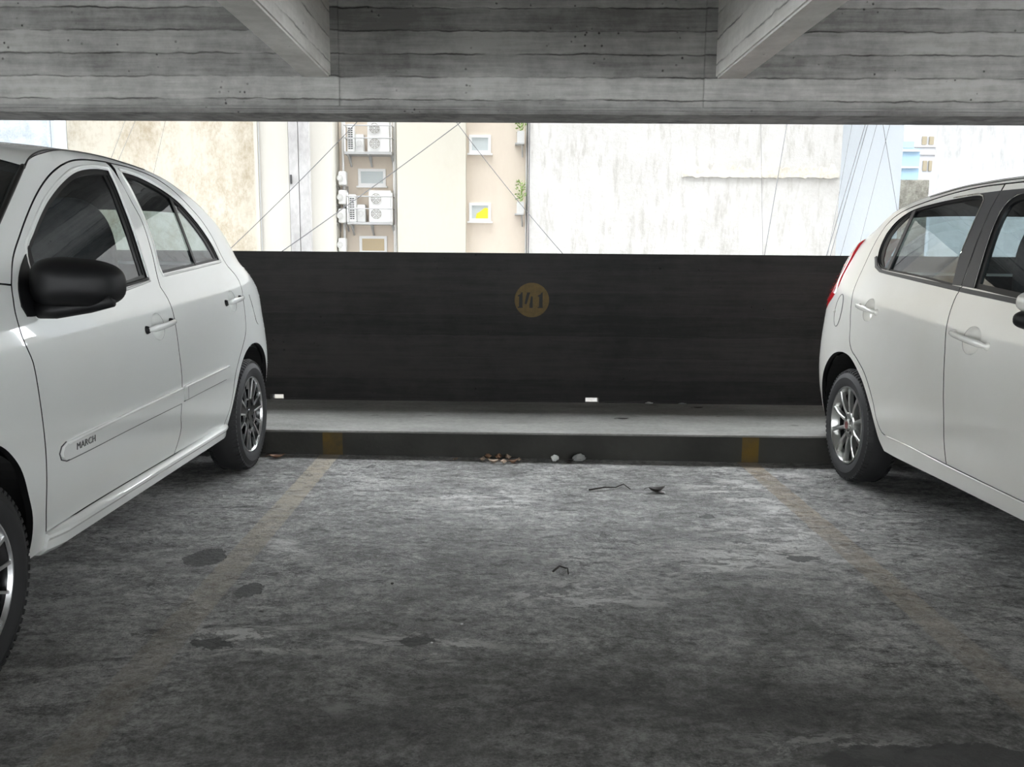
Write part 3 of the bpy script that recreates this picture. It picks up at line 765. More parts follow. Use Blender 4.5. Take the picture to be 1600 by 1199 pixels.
# ------------------------------------------------------------------ left car
def left_car():
    root = empty('car', (-2.175, 4.56, fz(-2.175))); root.rotation_euler.y = -math.atan(SLOPE)
    T(root, 'silver white hatchback with black door mirror and lettered door moulding, on the left', 'car')
    W = mkW(BLf, ELf, 1.2); P = M['silver_white']; c = Car(root, W, P)
    E = [(-2.80, .24), (-2.86, .45), (-2.85, .68), (-2.78, .86), (-2.52, 1.0), (-2.24, 1.075), (-1.985, 1.245), (-1.70, 1.425), (-1.50, 1.49), (-1.24, 1.527), (-.95, 1.541), (-.70, 1.533), (-.52, 1.505), (-.36, 1.466), (-.22, 1.42), (-.08, 1.36), (.06, 1.28), (.17, 1.18), (.26, 1.11), (.36, 1.058), (.46, .99), (.50, .90), (.52, .78), (.56, .66), (.58, .5), (.54, .27)]
    Cn = [(-3.10, .24), (-3.18, .45), (-3.14, .68), (-3.02, .86), (-2.80, 1.01), (-2.46, 1.09), (-2.08, 1.31), (-1.68, 1.50), (-1.45, 1.54), (-1.15, 1.568), (-.88, 1.578), (-.60, 1.57), (-.40, 1.55), (-.20, 1.52), (-.02, 1.48), (.14, 1.40), (.27, 1.29), (.37, 1.18), (.43, 1.10), (.47, 1.05), (.53, .98), (.57, .90), (.58, .78), (.63, .66), (.655, .5), (.62, .27)]
    Pp = [(3, .7)]*4+[(2.4, .9)]*2+[(2.2, .95)]*2+[(2.2, 1.0)]*7+[(2.6, .8)]*3+[(3, .65)]*8
    c.strip([('front_bumper', P, 0, 2, 0), ('hood', P, 2, 5, 0), ('windshield', M['glass'], 5, 7, -.003), ('roof', P, 7, 15, 0), ('headlining', M['cloth'], 7, 15, -.035), ('rear_window', M['glass'], 15, 18, -.003), ('tailgate', P, 18, 23, 0), ('tailgate_lining', M['cloth'], 18, 23, -.03), ('rear_bumper', P, 23, 25, 0)], E, Cn, Pp)
    door_top = [(-2.067, 1.060), (-1.999, 1.136), (-1.906, 1.205), (-1.821, 1.263), (-1.721, 1.325), (-1.623, 1.377), (-1.533, 1.417), (-1.431, 1.452), (-1.333, 1.478), (-1.245, 1.492), (-1.148, 1.501), (-1.0, 1.509)]
    rd_top = [(-.955, 1.509), (-.77, 1.508), (-.61, 1.493), (-.50, 1.47), (-.409, 1.440), (-.297, 1.378), (-.199, 1.308), (-.145, 1.232), (-.120, 1.141), (-.095, 1.095), (-.021, 1.042)]
    rd_rear = [(.004, 1.010), (.003, .977), (-.021, .903), (-.043, .805), (-.068, .747), (-.136, .684), (-.206, .628), (-.275, .550), (-.306, .437), (-.325, .380), (-.380, .308)]
    bg_ = [(-.975, 1.440), (-.962, 1.356), (-.945, 1.28), (-.975, 1.161), (-1.024, 1.055), (-1.035, 1.016), (-1.004, .968), (-.988, .920), (-.990, .830), (-.994, .751), (-.989, .650), (-.992, .599), (-1.000, .479), (-.986, .426), (-.996, .380), (-1.021, .322)]
    fd_front = [(-2.089, 1.020), (-2.106, .983), (-2.109, .920), (-2.095, .875), (-2.083, .839), (-2.081, .725), (-2.075, .589), (-2.062, .41), (-2.038, .318)]
    arch_r = [(-.321, .247), (-.305, .299), (-.292, .353), (-.27, .431), (-.238, .502), (-.185, .58), (-.105, .637), (-.016, .668), (.06, .676), (.14, .668), (.225, .637), (.305, .58), (.358, .502), (.39, .431), (.41, .353), (.418, .299), (.425, .26)]
    ycf = -2.455
    arch_f = [(-2.125, .257), (-2.121, .323), (-2.135, .394), (-2.168, .469), (-2.20, .542), (-2.235, .59), (-2.29, .637), (-2.37, .668), (ycf, .676), (-2.54, .668), (-2.62, .637), (-2.69, .58), (-2.735, .502), (-2.765, .42), (-2.785, .33), (-2.79, .26)]
    fwin = [(-1.915, 1.135), (-1.882, 1.174), (-1.831, 1.207), (-1.760, 1.253), (-1.667, 1.307), (-1.580, 1.349), (-1.470, 1.395), (-1.365, 1.431), (-1.272, 1.452), (-1.158, 1.467), (-1.040, 1.472), (-1.05, 1.40), (-1.062, 1.33), (-1.075, 1.25), (-1.123, 1.055), (-1.372, 1.030), (-1.70, 1.008), (-1.955, .992), (-1.935, 1.06)]
    rwin = [(-.911, 1.478), (-.801, 1.474), (-.701, 1.463), (-.580, 1.44), (-.475, 1.41), (-.401, 1.380), (-.326, 1.330), (-.260, 1.275), (-.211, 1.215), (-.185, 1.16), (-.180, 1.119), (-.516, 1.097), (-.955, 1.069), (-.955, 1.10), (-.914, 1.196), (-.897, 1.316), (-.901, 1.40)]
    for side in (1, -1):
        ed = c.edge_pts(5, 25)
        body = ed+[(.46, .255)]+arch_r[::-1]+[(-.36, .255), (-1.0, .262), (-1.6, .262), (-2.03, .262)]+[(-2.038, .318)]
        body += [(-1.7, .324), (-1.021, .322), (-.7, .318)]+rd_rear[::-1]+rd_top[::-1]+door_top[::-1]
        c.panel('body_side', P, body, side, grid=.035)
        fe = c.edge_pts(0, 5)
        fend = fe+[(-2.067, 1.060)]+fd_front+[(-2.03, .262)]+arch_f
        c.panel('front_fender', P, fend, side, grid=.05)
        fdoor = fd_front[::-1]+door_top+bg_+[(-1.7, .324)]
        H = smooth_path(fwin, True)
        fd = c.panel('front_door', P, fdoor, side, [H, c.cup_hole(-1.285, -1.03, .870, 0, (.062, .053))], grid=.032)
        c.panel('door_lining', M['cloth'], fdoor, side, [H], off=-.034, grid=.06, inset=.012, flange=0, parent=fd)
        c.window('door_glass', fwin, side, fd)
        rdoor = rd_top+rd_rear+[(-.7, .318)]+bg_[::-1]
        H2 = smooth_path(rwin, True)
        rd = c.panel('rear_door', P, rdoor, side, [H2, c.cup_hole(-.315, -.075, .918, 0, (.060, .053))], grid=.032)
        c.panel('door_lining', M['cloth'], rdoor, side, [H2], off=-.034, grid=.06, inset=.012, flange=0, parent=rd)
        c.panel('side_lining', M['cloth'], body, side, off=-.036, grid=.06, inset=.01, flange=0)
        c.window('door_glass', rwin, side, rd, seal=.012)
        # window frame mouldings
        c.line('window_trim', P, offset_poly(H, -.012), side, .0055, .0, fd, True, False)
        c.line('window_trim', P, offset_poly(H2, -.010), side, .005, .0, rd, True, False)
        c.line('belt_strip', M['seal'], [(-1.13, 1.052), (-1.38, 1.030), (-1.72, 1.006), (-1.93, .992)], side, .006, .003, fd)
        c.panel('divider_bar', M['seal'], [(-.487, 1.43), (-.462, 1.415), (-.506, 1.098), (-.530, 1.097)], side, off=-.004, grid=0, inset=0, flange=.004, parent=rd, smooth=False)
        # broad black edge behind the panes
        c.panel('pillar_trim', M['seal'], [(-1.035, 1.474), (-1.05, 1.40), (-1.062, 1.33), (-1.075, 1.25), (-1.121, 1.055), (-1.165, 1.052), (-1.118, 1.25), (-1.103, 1.33), (-1.09, 1.40), (-1.085, 1.470)], side, off=-.0095, grid=0, inset=0, flange=0, parent=fd, smooth=False)
        c.panel('pillar_trim', M['seal'], [(-.401, 1.382), (-.326, 1.332), (-.260, 1.277), (-.209, 1.215), (-.183, 1.16), (-.178, 1.119), (-.222, 1.117), (-.232, 1.16), (-.262, 1.215), (-.31, 1.268), (-.36, 1.312), (-.43, 1.36)], side, off=-.0095, grid=0, inset=0, flange=0, parent=rd, smooth=False)
        # sail plate and mirror
        sail = [(-1.888, 1.172), (-1.925, 1.045), (-1.925, .985), (-2.01, .967), (-2.055, .969), (-2.066, .999), (-2.045, 1.045), (-2.00, 1.095)]
        c.panel('mirror_sail', M['black_plastic'], sail, side, off=.004, grid=.03, inset=0, flange=.006, parent=fd)
        p0 = c.pt(-1.99, .985, side, .0)[0]
        mirror(c, side, -1.93, .765, 1.005, .985, 1.137, .095, M['black_plastic'], M['black_plastic'], [p0, p0+Vector((.05*side, .01, -.002)), p0+Vector((.13*side, .05, .012)), p0+Vector((.20*side, .05, .03))])
        # handles
        door_handle(c, -1.285, -1.03, .870, side, fd, .05, (.062, .053))
        door_handle(c, -.315, -.075, .918, side, rd, .05, (.060, .053))
        # side mouldings with lettering
        def mould(pts, par, nm='side_moulding'):
            return c.panel(nm, P, pts, side, off=.011, grid=.05, inset=0, flange=.014, parent=par)
        mo = mould([(-1.995, .552), (-1.984, .570), (-1.955, .580), (-1.5, .592), (-1.003, .603), (-1.003, .541), (-1.5, .534), (-1.955, .526), (-1.984, .534)], fd)
        c.line('moulding_shade_line', M['grey_plastic'], [(-1.957, .5805), (-1.986, .571), (-1.998, .552), (-1.988, .531), (-1.955, .5195), (-1.5, .5275), (-1.003, .5345)], side, .0022, .001, fd)  # thin dark line drawn as the shade along the moulding edge
        c.line('moulding_edge', P, [(-1.96, .577), (-1.5, .590), (-1.006, .600)], side, .005, .010, fd)
        mould([(-.978, .604), (-.7, .610), (-.41, .617), (-.385, .600), (-.42, .558), (-.7, .552), (-.978, .545)], rd)
        c.line('moulding_shade_line', M['grey_plastic'], [(-.978, .5385), (-.7, .5455), (-.42, .5515)], side, .002, .001, rd)
        c.line('moulding_edge', P, [(-.978, .601), (-.7, .607), (-.405, .614)], side, .005, .010, rd)
        c.panel('moulding_joint', M['grey_plastic'], [(-.952, .604), (-.948, .604), (-.948, .547), (-.952, .547)], side, off=.0118, grid=0, inset=0, flange=0, parent=rd, smooth=False)
        cv = bpy.data.curves.new('lettering', 'FONT'); cv.body = 'MARCH'; cv.size = .032; cv.extrude = .0008; cv.space_character = 1.05
        to = bpy.data.objects.new('tmp', cv); COL.objects.link(to)
        me = bpy.data.meshes.new_from_object(to); bpy.data.objects.remove(to)
        wid = max(v.co.x for v in me.vertices)
        for v in me.vertices:
            u = v.co.x/wid*.125; yy = (-1.915+u) if side > 0 else (-1.79-u)
            p, nn = c.pt(yy, .546+u*.012*side+v.co.y*.95, side, .0118+v.co.z); v.co = p
        me.materials.clear(); obj('lettering', me, M['grey_plastic'], mo)
        # rocker with bright ledge
        extrude_skirt(c, side, -2.035, -.335, [(.77, .322), (.808, .318), (.822, .309), (.824, .300), (.816, .29), (.812, .262), (.79, .245), (.70, .243)], P)
        c.line('rocker_ledge', M['chrome'], [(-2.03, .315), (-1.5, .320), (-1.0, .3195), (-.5, .316), (-.37, .309)], side, .0045, .012) if False else None
        # fuel door outline and tail lamp
        if side == 1:
            c.panel('fuel_lid', P, [(.10, .935), (.20, .938), (.235, .93), (.25, .78), (.235, .765), (.175, .772), (.15, .79)], side, off=.0022, grid=.04, inset=0, flange=.004)
        c.strip_patch('tail_lamp', M['red_lens'], 19.7, 21.6, .74, side, .003, [(19.7, .004), (20.3, .010), (21, .008), (21.6, .003)])
        c.panel('headlight', M['clear_lens'], [(-2.44, .99), (-2.60, .95), (-2.76, .86), (-2.80, .72), (-2.62, .74), (-2.50, .82), (-2.42, .92)], side, off=.004, grid=.03, inset=0, flange=.012)
        arch_liner(c, side, .05, .29, .39); arch_liner(c, side, ycf, .29, .39)
        wheel(c, .035, side, .828, .297, .203, 'black'); wheel(c, ycf, side, .828, .297, .203, 'black')
        # roof seam from the windshield corner
        c.line('roof_seam', M['seal'], [(-1.70, 1.418), (-1.655, 1.445), (-1.58, 1.476), (-1.46, 1.502), (-1.24, 1.523), (-.9, 1.536), (-.6, 1.516)], side, .003, .0005)
        # frit band round the windshield edge
        c.line('windshield_seal', M['seal'], [(-2.235, 1.078), (-1.985, 1.245), (-1.715, 1.417), (-1.70, 1.425)], side, .008, .0)
    underbody(c, -2.9, .45); cabin(c, 0, -1.95)
    # grille and wipers at the nose
    bm = bmesh.new(); box(bm, -.42, .42, -3.17, -3.10, .52, .60); bmo('grille', bm, M['black_plastic'], root)
    return root
left_car()

# ------------------------------------------------------------------ right car
def right_car():
    root = empty('car', (2.625, 4.48, fz(2.625))); root.rotation_euler.y = -math.atan(SLOPE)
    T(root, 'warm white hatchback with silver ten-spoke alloy wheel and black window pillars, on the right', 'car')
    W = mkW(BLf, ERf, 1.2); P = M['warm_white']; c = Car(root, W, P)
    E = [(-2.80, .24), (-2.86, .45), (-2.85, .68), (-2.76, .86), (-2.50, .98), (-2.26, 1.04), (-2.0, 1.21), (-1.72, 1.385), (-1.50, 1.46), (-1.24, 1.495), (-1.0, 1.507), (-.75, 1.510), (-.50, 1.503), (-.28, 1.482), (-.06, 1.450), (.12, 1.405), (.25, 1.345), (.36, 1.28), (.46, 1.20), (.555, 1.10), (.60, 1.01), (.63, .92), (.63, .75), (.645, .6), (.63, .45), (.58, .27)]
    Cn = [(-3.08, .24), (-3.16, .45), (-3.12, .68), (-3.0, .86), (-2.78, .99), (-2.48, 1.06), (-2.1, 1.28), (-1.68, 1.47), (-1.45, 1.515), (-1.15, 1.54), (-.9, 1.55), (-.65, 1.55), (-.40, 1.543), (-.15, 1.525), (.10, 1.495), (.24, 1.44), (.36, 1.37), (.46, 1.29), (.55, 1.20), (.63, 1.10), (.675, 1.01), (.70, .92), (.70, .75), (.725, .6), (.71, .45), (.66, .27)]
    Pp = [(3, .7)]*4+[(2.4, .9)]*2+[(2.2, .95)]*2+[(2.2, 1.0)]*7+[(2.6, .8)]*3+[(3, .65)]*8
    c.strip([('front_bumper', P, 0, 2, 0), ('hood', P, 2, 5, 0), ('windshield', M['glass'], 5, 7, -.003), ('roof', P, 7, 15, 0), ('headlining', M['cloth'], 7, 15, -.035), ('rear_window', M['glass'], 15, 19, -.003), ('tailgate', P, 19, 23, 0), ('tailgate_lining', M['cloth'], 19, 23, -.03), ('rear_bumper', P, 23, 25, 0)], E, Cn, Pp)
    fd_top = [(-2.09, 1.03), (-2.0, 1.125), (-1.9, 1.20), (-1.75, 1.295), (-1.6, 1.378), (-1.45, 1.43), (-1.25, 1.466), (-1.05, 1.480), (-.868, 1.485)]
    rd_top = [(-.862, 1.485), (-.70, 1.486), (-.5, 1.477), (-.28, 1.455), (-.06, 1.420), (.05, 1.385), (.105, 1.345), (.125, 1.285), (.133, 1.224), (.134, 1.147), (.137, 1.069), (.130, 1.008), (.110, .965)]
    rd_rear = [(.075, .89), (.042, .821), (.015, .745), (-.030, .70), (-.095, .672), (-.221, .600), (-.317, .487), (-.348, .401), (-.375, .36), (-.412, .339)]
    bg_ = [(-.866, 1.41), (-.868, 1.34), (-.882, 1.254), (-.925, 1.065), (-.914, 1.03), (-.916, .99), (-.919, .942), (-.928, .887), (-.956, .800), (-.985, .678), (-1.010, .529), (-1.010, .434), (-1.009, .337)]
    fd_front = [(-2.115, .98), (-2.12, .90), (-2.10, .75), (-2.075, .55), (-2.04, .40), (-2.02, .335)]
    arch_r = [(-.378, .248), (-.339, .300), (-.314, .373), (-.280, .452), (-.202, .552), (-.109, .618), (-.02, .662), (.05, .676), (.13, .676), (.22, .655), (.30, .608), (.375, .535), (.42, .452), (.448, .373), (.465, .300), (.475, .262)]
    ycf = -2.40
    arch_f = [(-2.05, .257), (-2.065, .323), (-2.09, .41), (-2.135, .50), (-2.19, .58), (-2.26, .637), (-2.33, .668), (ycf, .678), (-2.49, .668), (-2.56, .637), (-2.63, .58), (-2.68, .50), (-2.715, .41), (-2.74, .33), (-2.75, .26)]
    fwin = [(-1.019, 1.062), (-.982, 1.184), (-.953, 1.291), (-.946, 1.368), (-.966, 1.408), (-1.002, 1.428), (-1.063, 1.436), (-1.3, 1.422), (-1.45, 1.392), (-1.6, 1.335), (-1.75, 1.255), (-1.87, 1.16), (-1.97, 1.03), (-1.96, .995), (-1.35, 1.036)]
    rwin = [(-.697, 1.449), (-.750, 1.438), (-.773, 1.420), (-.778, 1.39), (-.784, 1.33), (-.792, 1.265), (-.804, 1.175), (-.845, 1.066), (-.536, 1.093), (-.192, 1.116), (-.107, 1.124), (-.046, 1.142), (.012, 1.185), (.040, 1.245), (.038, 1.305), (.0, 1.355), (-.07, 1.394), (-.158, 1.418), (-.334, 1.436), (-.541, 1.447)]
    for side in (-1, 1):
        ed = c.edge_pts(5, 25)
        body = ed+[(.50, .255)]+arch_r[::-1]+[(-.5, .245), (-1.0, .252), (-1.6, .258), (-2.02, .258)]+[(-2.02, .335)]
        body += [(-1.6, .333), (-1.009, .335), (-.646, .341)]+rd_rear[::-1]+rd_top[::-1]+fd_top[::-1]
        c.panel('body_side', P, body, side, grid=.035)
        fend = c.edge_pts(0, 5)+[(-2.09, 1.03)]+fd_front+[(-2.02, .258)]+arch_f
        c.panel('front_fender', P, fend, side, grid=.05)
        H = smooth_path(fwin, True)
        fd = c.panel('front_door', P, fd_front[::-1]+fd_top+bg_+[(-1.6, .333)], side, [H, c.cup_hole(-1.262, -.995, .866, 0, (.066, .056))], grid=.032)
        c.panel('door_lining', M['cloth'], fd_front[::-1]+fd_top+bg_+[(-1.6, .333)], side, [H], off=-.034, grid=.06, inset=.012, flange=0, parent=fd)
        c.window('door_glass', fwin, side, fd, seal=.022)
        H2 = smooth_path(rwin, True)
        rd = c.panel('rear_door', P, rd_top+rd_rear+[(-.646, .341)]+bg_[::-1], side, [H2, c.cup_hole(-.245, -.02, .922, 0, (.062, .058))], grid=.032)
        c.panel('door_lining', M['cloth'], rd_top+rd_rear+[(-.646, .341)]+bg_[::-1], side, [H2], off=-.034, grid=.06, inset=.012, flange=0, parent=rd)
        c.panel('side_lining', M['cloth'], body, side, off=-.036, grid=.06, inset=.01, flange=0)
        c.window('door_glass', rwin, side, rd, seal=.010)
        c.panel('pillar_trim', M['grey_plastic'], [(-.848, 1.069), (-.802, 1.180), (-.790, 1.27), (-.781, 1.36), (-.774, 1.425), (-.745, 1.446), (-.70, 1.456), (-.864, 1.456), (-.864, 1.38), (-.880, 1.256), (-.921, 1.068)], side, off=.003, grid=0, inset=0, flange=.006, parent=rd, smooth=False)
        c.panel('pillar_trim', M['grey_plastic'], [(-.929, 1.066), (-.888, 1.256), (-.870, 1.38), (-.868, 1.456), (-1.05, 1.452), (-1.20, 1.440), (-1.063, 1.438), (-1.0, 1.431), (-.962, 1.410), (-.942, 1.369), (-.949, 1.291), (-.978, 1.184), (-1.015, 1.062)], side, off=.003, grid=0, inset=0, flange=.006, parent=fd, smooth=False)
        # dark border inside the panes
        c.panel('pillar_trim', M['seal'], [(-.10, 1.126), (-.044, 1.144), (.012, 1.187), (.040, 1.245), (.038, 1.305), (.0, 1.355), (-.07, 1.393), (-.15, 1.415), (-.09, 1.372), (-.035, 1.325), (-.012, 1.275), (-.018, 1.225), (-.045, 1.175), (-.09, 1.14)], side, off=-.0095, grid=0, inset=0, flange=0, parent=rd, smooth=False)
        c.panel('divider_bar', M['grey_plastic'], [(-.165, 1.416), (-.135, 1.411), (-.152, 1.119), (-.182, 1.117)], side, off=-.002, grid=0, inset=0, flange=.006, parent=rd, smooth=False)
        c.line('window_trim', M['chrome'], [(-.50, 1.450), (-.600, 1.453), (-.700, 1.4535), (-.752, 1.442), (-.777, 1.422), (-.7825, 1.385), (-.792, 1.30), (-.805, 1.19)], side, .003, .004, rd)
        c.panel('belt_strip', M['grey_plastic'], [(.02, 1.187), (-.04, 1.140), (-.107, 1.120), (-.192, 1.112), (-.536, 1.088), (-.924, 1.062), (-.924, 1.044), (-.536, 1.072), (-.192, 1.098), (-.10, 1.106), (-.025, 1.128), (.035, 1.18)], side, off=.006, grid=0, inset=0, flange=.008, parent=rd, smooth=False)
        c.panel('belt_strip', M['grey_plastic'], [(-.930, 1.060), (-1.35, 1.034), (-1.96, .993), (-1.98, .975), (-1.35, 1.016), (-.930, 1.043)], side, off=.006, grid=0, inset=0, flange=.008, parent=fd, smooth=False)
        p0 = c.pt(-1.90, 1.0, side, .0)[0]
        mo = mirror(c, side, -1.86, .86, 1.05, 1.005, 1.09, .09, P, M['black_plastic'], [p0, p0+Vector((.06*side, .01, 0)), p0+Vector((.13*side, .02, .01))])
        lw = mirror(c, side, -1.855, .855, 1.053, .955, 1.03, .085, M['black_plastic'], M['black_plastic'], [p0, p0+Vector((.06*side, .01, 0)), p0+Vector((.13*side, .02, .01))])
        lw.name = 'mirror_base'; lw.parent = mo
        for ch in [o for o in COL.objects if o.parent == lw]: bpy.data.objects.remove(ch)
        c.panel('mirror_sail', M['black_plastic'], [(-1.80, 1.19), (-1.82, 1.0), (-1.97, .99), (-1.98, 1.03), (-1.88, 1.15)], side, off=.004, grid=.03, inset=0, flange=.006, parent=fd)
        door_handle(c, -1.262, -.995, .866, side, fd, .10, (.066, .056), P)
        door_handle(c, -.245, -.02, .922, side, rd, .08, (.062, .058), P)
        if side == -1:
            fu = [(.255+.052*math.cos(a*math.pi/12)+.01*math.sin(a*math.pi/12), .893+.087*math.sin(a*math.pi/12)) for a in range(24)]
            fl_ = c.panel('fuel_lid', P, fu, side, off=.001, grid=.03, inset=0, flange=.004)
            c.line('fuel_lid_gap', M['grey_plastic'], fu, side, .0022, .0006, fl_, True)
            bm = bmesh.new(); bmesh.ops.create_uvsphere(bm, u_segments=12, v_segments=8, radius=.011); q = c.pt(.302, .885, side, .001)[0]
            for v in bm.verts: v.co += q
            bmo('lid_latch', bm, P, fl_, smooth=1)
        c.strip_patch('tail_lamp', M['red_lens'], 17.0, 21.2, .62, side, .012, [(17, .01), (18, .085), (19, .155), (20, .205), (20.8, .19), (21.2, .11)])
        c.panel('headlight', M['clear_lens'], [(-2.44, .97), (-2.60, .92), (-2.76, .83), (-2.80, .70), (-2.62, .72), (-2.50, .80), (-2.42, .90)], side, off=.004, grid=.03, inset=0, flange=.012)
        c.line('rocker_crease', P, [(-.43, .335), (-.646, .338), (-1.009, .331), (-1.6, .329), (-2.0, .331)], side, .004, .0)
        arch_liner(c, side, .045, .30, .40); arch_liner(c, side, ycf, .30, .40)
        wheel(c, .02, side, .823, .299, .205, 'silver'); wheel(c, ycf, side, .823, .299, .205, 'silver')
        c.line('roof_seam', M['seal'], [(-1.70, 1.385), (-1.5, 1.452), (-1.24, 1.486), (-1.0, 1.497), (-.75, 1.500), (-.5, 1.494), (-.25, 1.470)], side, .0022, .0003)
        c.line('windshield_seal', M['seal'], [(-2.26, 1.04), (-2.0, 1.21), (-1.72, 1.385)], side, .008, .0)
    underbody(c, -2.9, .50); cabin(c, 0, -1.9)
    bm = bmesh.new(); tube(bm, [(0, -.25, 1.53), (0, -.16, 1.62), (0, -.075, 1.735)], lambda u: .006-.002*u, 8); tube(bm, [(0, -.30, 1.525), (0, -.24, 1.54)], .014, 8)
    bmo('antenna', bm, M['black_plastic'], root, smooth=1)
    bm = bmesh.new(); box(bm, -.42, .42, -3.16, -3.09, .50, .58); bmo('grille', bm, M['black_plastic'], root)
right_car()
# ------------------------------------------------------------------ street side: buildings across the light well
GZ = -13.0
def X(px, Y, py=290): return at_y(px, py, Y).x
def Z(py, Y, px=800): return at_y(px, py, Y).z
def mat_facade(name, base, stain, sc=(1, 1, 1), lo=.5, hi=.7, k=.7, drip=0., second=None, bumpd=.02):
    t = NT(name)
    a = t.noise(.55, 10, .68, t.map(sc)); f = t.noise(5, 8, .72, t.map(sc)); v = t.math('ADD', t.math('MULTIPLY', a, .62), t.math('MULTIPLY', f, .38))
    c = t.mix(t.math('MULTIPLY', t.ramp(v, (lo, 0), (hi, 1)), k), base, stain)
    if drip:
        dn = t.noise(1.0, 8, .7, t.map((4.6, 4.6, 1.0))); c = t.mix(t.math('MULTIPLY', t.ramp(dn, (.50, 0), (.66, 1)), drip), c, second or stain)
    return t.pbsdf(c, .9, t.bump(v, .5, bumpd))
F = {}
F['cream'] = mat_facade('cream_render', (.54, .515, .445), (.47, .425, .345), (1, 1, .5), .5, .75, .5)
F['cream_light'] = mat_facade('pale_cream_render', (.58, .56, .51), (.50, .475, .41), (1, 1, .4), .5, .75, .4)
F['pink_beige'] = mat_facade('pinkish_beige_render', (.70, .62, .53), (.60, .52, .43), (1, 1, .4), .45, .75, .5)
F['tan_stain'] = mat_facade('blotchy_tan_render', (.57, .53, .45), (.33, .265, .175), (1.6, 1.6, 1.0), .46, .62, .8, .35, (.42, .355, .255))
F['white_rough'] = mat_facade('flaking_white_render', (.53, .52, .50), (.40, .385, .36), (1, 1, 1.2), .46, .64, .6, .75, (.37, .35, .32), .06)
F['blue_white'] = mat_facade('pale_blue_white_render', (.62, .66, .70), (.54, .57, .60), (1, 1, 1), .5, .7, .5)
F['blue_rough'] = mat_facade('blue_grey_roughcast', (.50, .54, .58), (.30, .335, .38), (3, 3, 3), .45, .6, .8)
F['grey_conc'] = mat_facade('grey_concrete_pillar', (.47, .46, .455), (.29, .28, .275), (1.5, 1.5, .8), .42, .62, .8)
F['white_far'] = mat_facade('white_render', (.52, .52, .52), (.40, .40, .395), (1, 1, 1), .48, .64, .6, .7, (.36, .36, .36))
F['flats'] = mat_facade('distant_shaded_white', (.23, .23, .235), (.19, .19, .19), (1, 1, 1), .52, .7, .5)  # white kept dark: shade on the distant flats put into the colour
F['stone'] = mat_facade('old_stone_wall', (.50, .46, .38), (.15, .135, .11), (3, 3, 3), .42, .58, .8, .4)
F['frame'] = plain('white_window_frame', (.80, .80, .80), .5)
F['ac'] = plain('white_air_conditioner', (.78, .78, .77), .5)
F['acdark'] = plain('grey_fan_grille', (.36, .345, .315), .6)
F['hole'] = plain('vent_holes', (.05, .05, .05), .8)
F['steel'] = plain('galvanised_steel', (.42, .42, .42), .5)
F['pane'] = plain('frosted_pane', (.52, .57, .58), .12)
F['pane_tan'] = plain('tan_blind', (.52, .42, .27), .5)
F['yellow'] = plain('yellow_glow_panel', (.80, .66, .03), .6)  # yellow panel with the window's glow put into its colour
F['leaf'] = plain('plant_leaves', (.24, .36, .10), .6)
F['pot'] = plain('white_planter', (.58, .58, .57), .6)
F['cable'] = plain('dark_cable', (.08, .08, .085), .6)
F['yard'] = plain('yard_concrete', (.09, .088, .085), .9)
F['bluebld'] = plain('shaded_blue_render', (.125, .19, .25), .7)  # darkened blue, shade on the distant block put into the colour
F['ochre'] = plain('ochre_window', (.11, .09, .055), .5)  # ochre darkened along with the flats, shade put into the colour
T(boxo('ground', (-150, 150, -60, 150, GZ-.3, GZ-.002), F['yard']), kind='structure')
def block(name, px0, px1, Y, top, mat, label, depth=9, cat='building', root=None, Ya=None, Yb=None, skew=0):
    x0, x1 = X(px0, Ya or Y), X(px1, Yb or Y)
    o = boxo(name, (x0+.004, x1-.004, Y, Y+depth, GZ, top), mat, root)
    for v in o.data.vertices:
        if skew and v.co.y > Y+.1 and v.co.x < x0+.1: v.co.x += skew*depth
    return o
def root_building(label):
    return T(empty('building', (0, 32, GZ)), label, 'building')
YB = 32.0
def window(par, px0, px1, py0, py1, Y, pane, extra=None):
    x0, x1, z1, z0 = X(px0, Y, (py0+py1)/2), X(px1, Y, (py0+py1)/2), Z(py0, Y, (px0+px1)/2), Z(py1, Y, (px0+px1)/2)
    bm = bmesh.new(); fw = .10
    for b in ((x0, x1, z1-fw, z1), (x0, x1, z0, z0+fw), (x0, x0+fw, z0+fw, z1-fw), (x1-fw, x1, z0+fw, z1-fw)): box(bm, b[0], b[1], Y-.06, Y+.0, b[2], b[3])
    box(bm, x0-.06, x1+.06, Y-.14, Y, z0-.06, z0)
    fr = bmo('window_frame', bm, F['frame'], par)
    boxo('pane', (x0+fw, x1-fw, Y-.022, Y-.004, z0+fw, z1-fw), pane, fr)
    return fr, x0+fw, x1-fw, z0+fw, z1-fw
# from the left
T(block('building', -700, 80, 31.0, 14.5, F['blue_rough'], None), 'blue-grey roughcast building side at the far left edge', 'building')
T(block('building', 80.5, 91.5, 31.2, 14.7, F['blue_white'], None, Ya=31.0), 'narrow pale blue wall strip between roughcast and tan stained wall', 'building')
T(block('building', 92, 398, 32.0, 15.0, F['tan_stain'], None, Ya=31.2, Yb=31.8), 'blotchy tan stained blank wall above the left car roof', 'building')
r = root_building('pale cream rendered building with a grey concrete pillar up its face')
block('wall', 398.5, 452, 31.8, 15.3, F['cream_light'], None, root=r)
block('wall', 484, 519, 31.8, 15.3, F['cream_light'], None, root=r)
block('pillar', 452.3, 467, 31.5, 15.4, F['grey_conc'], None, root=r)
block('pillar', 467.8, 483.6, 31.5, 15.4, F['grey_conc'], None, root=r)
block('corner_strip', 398.5, 404.5, 31.72, 15.2, F['cream'], None, root=r, depth=.05)
bm = bmesh.new(); tube(bm, [(X(404.6, 31.6), 31.74, GZ), (X(404.6, 31.6), 31.74, 14.7)], .018, 6); bmo('down_pipe', bm, F['steel'], r)
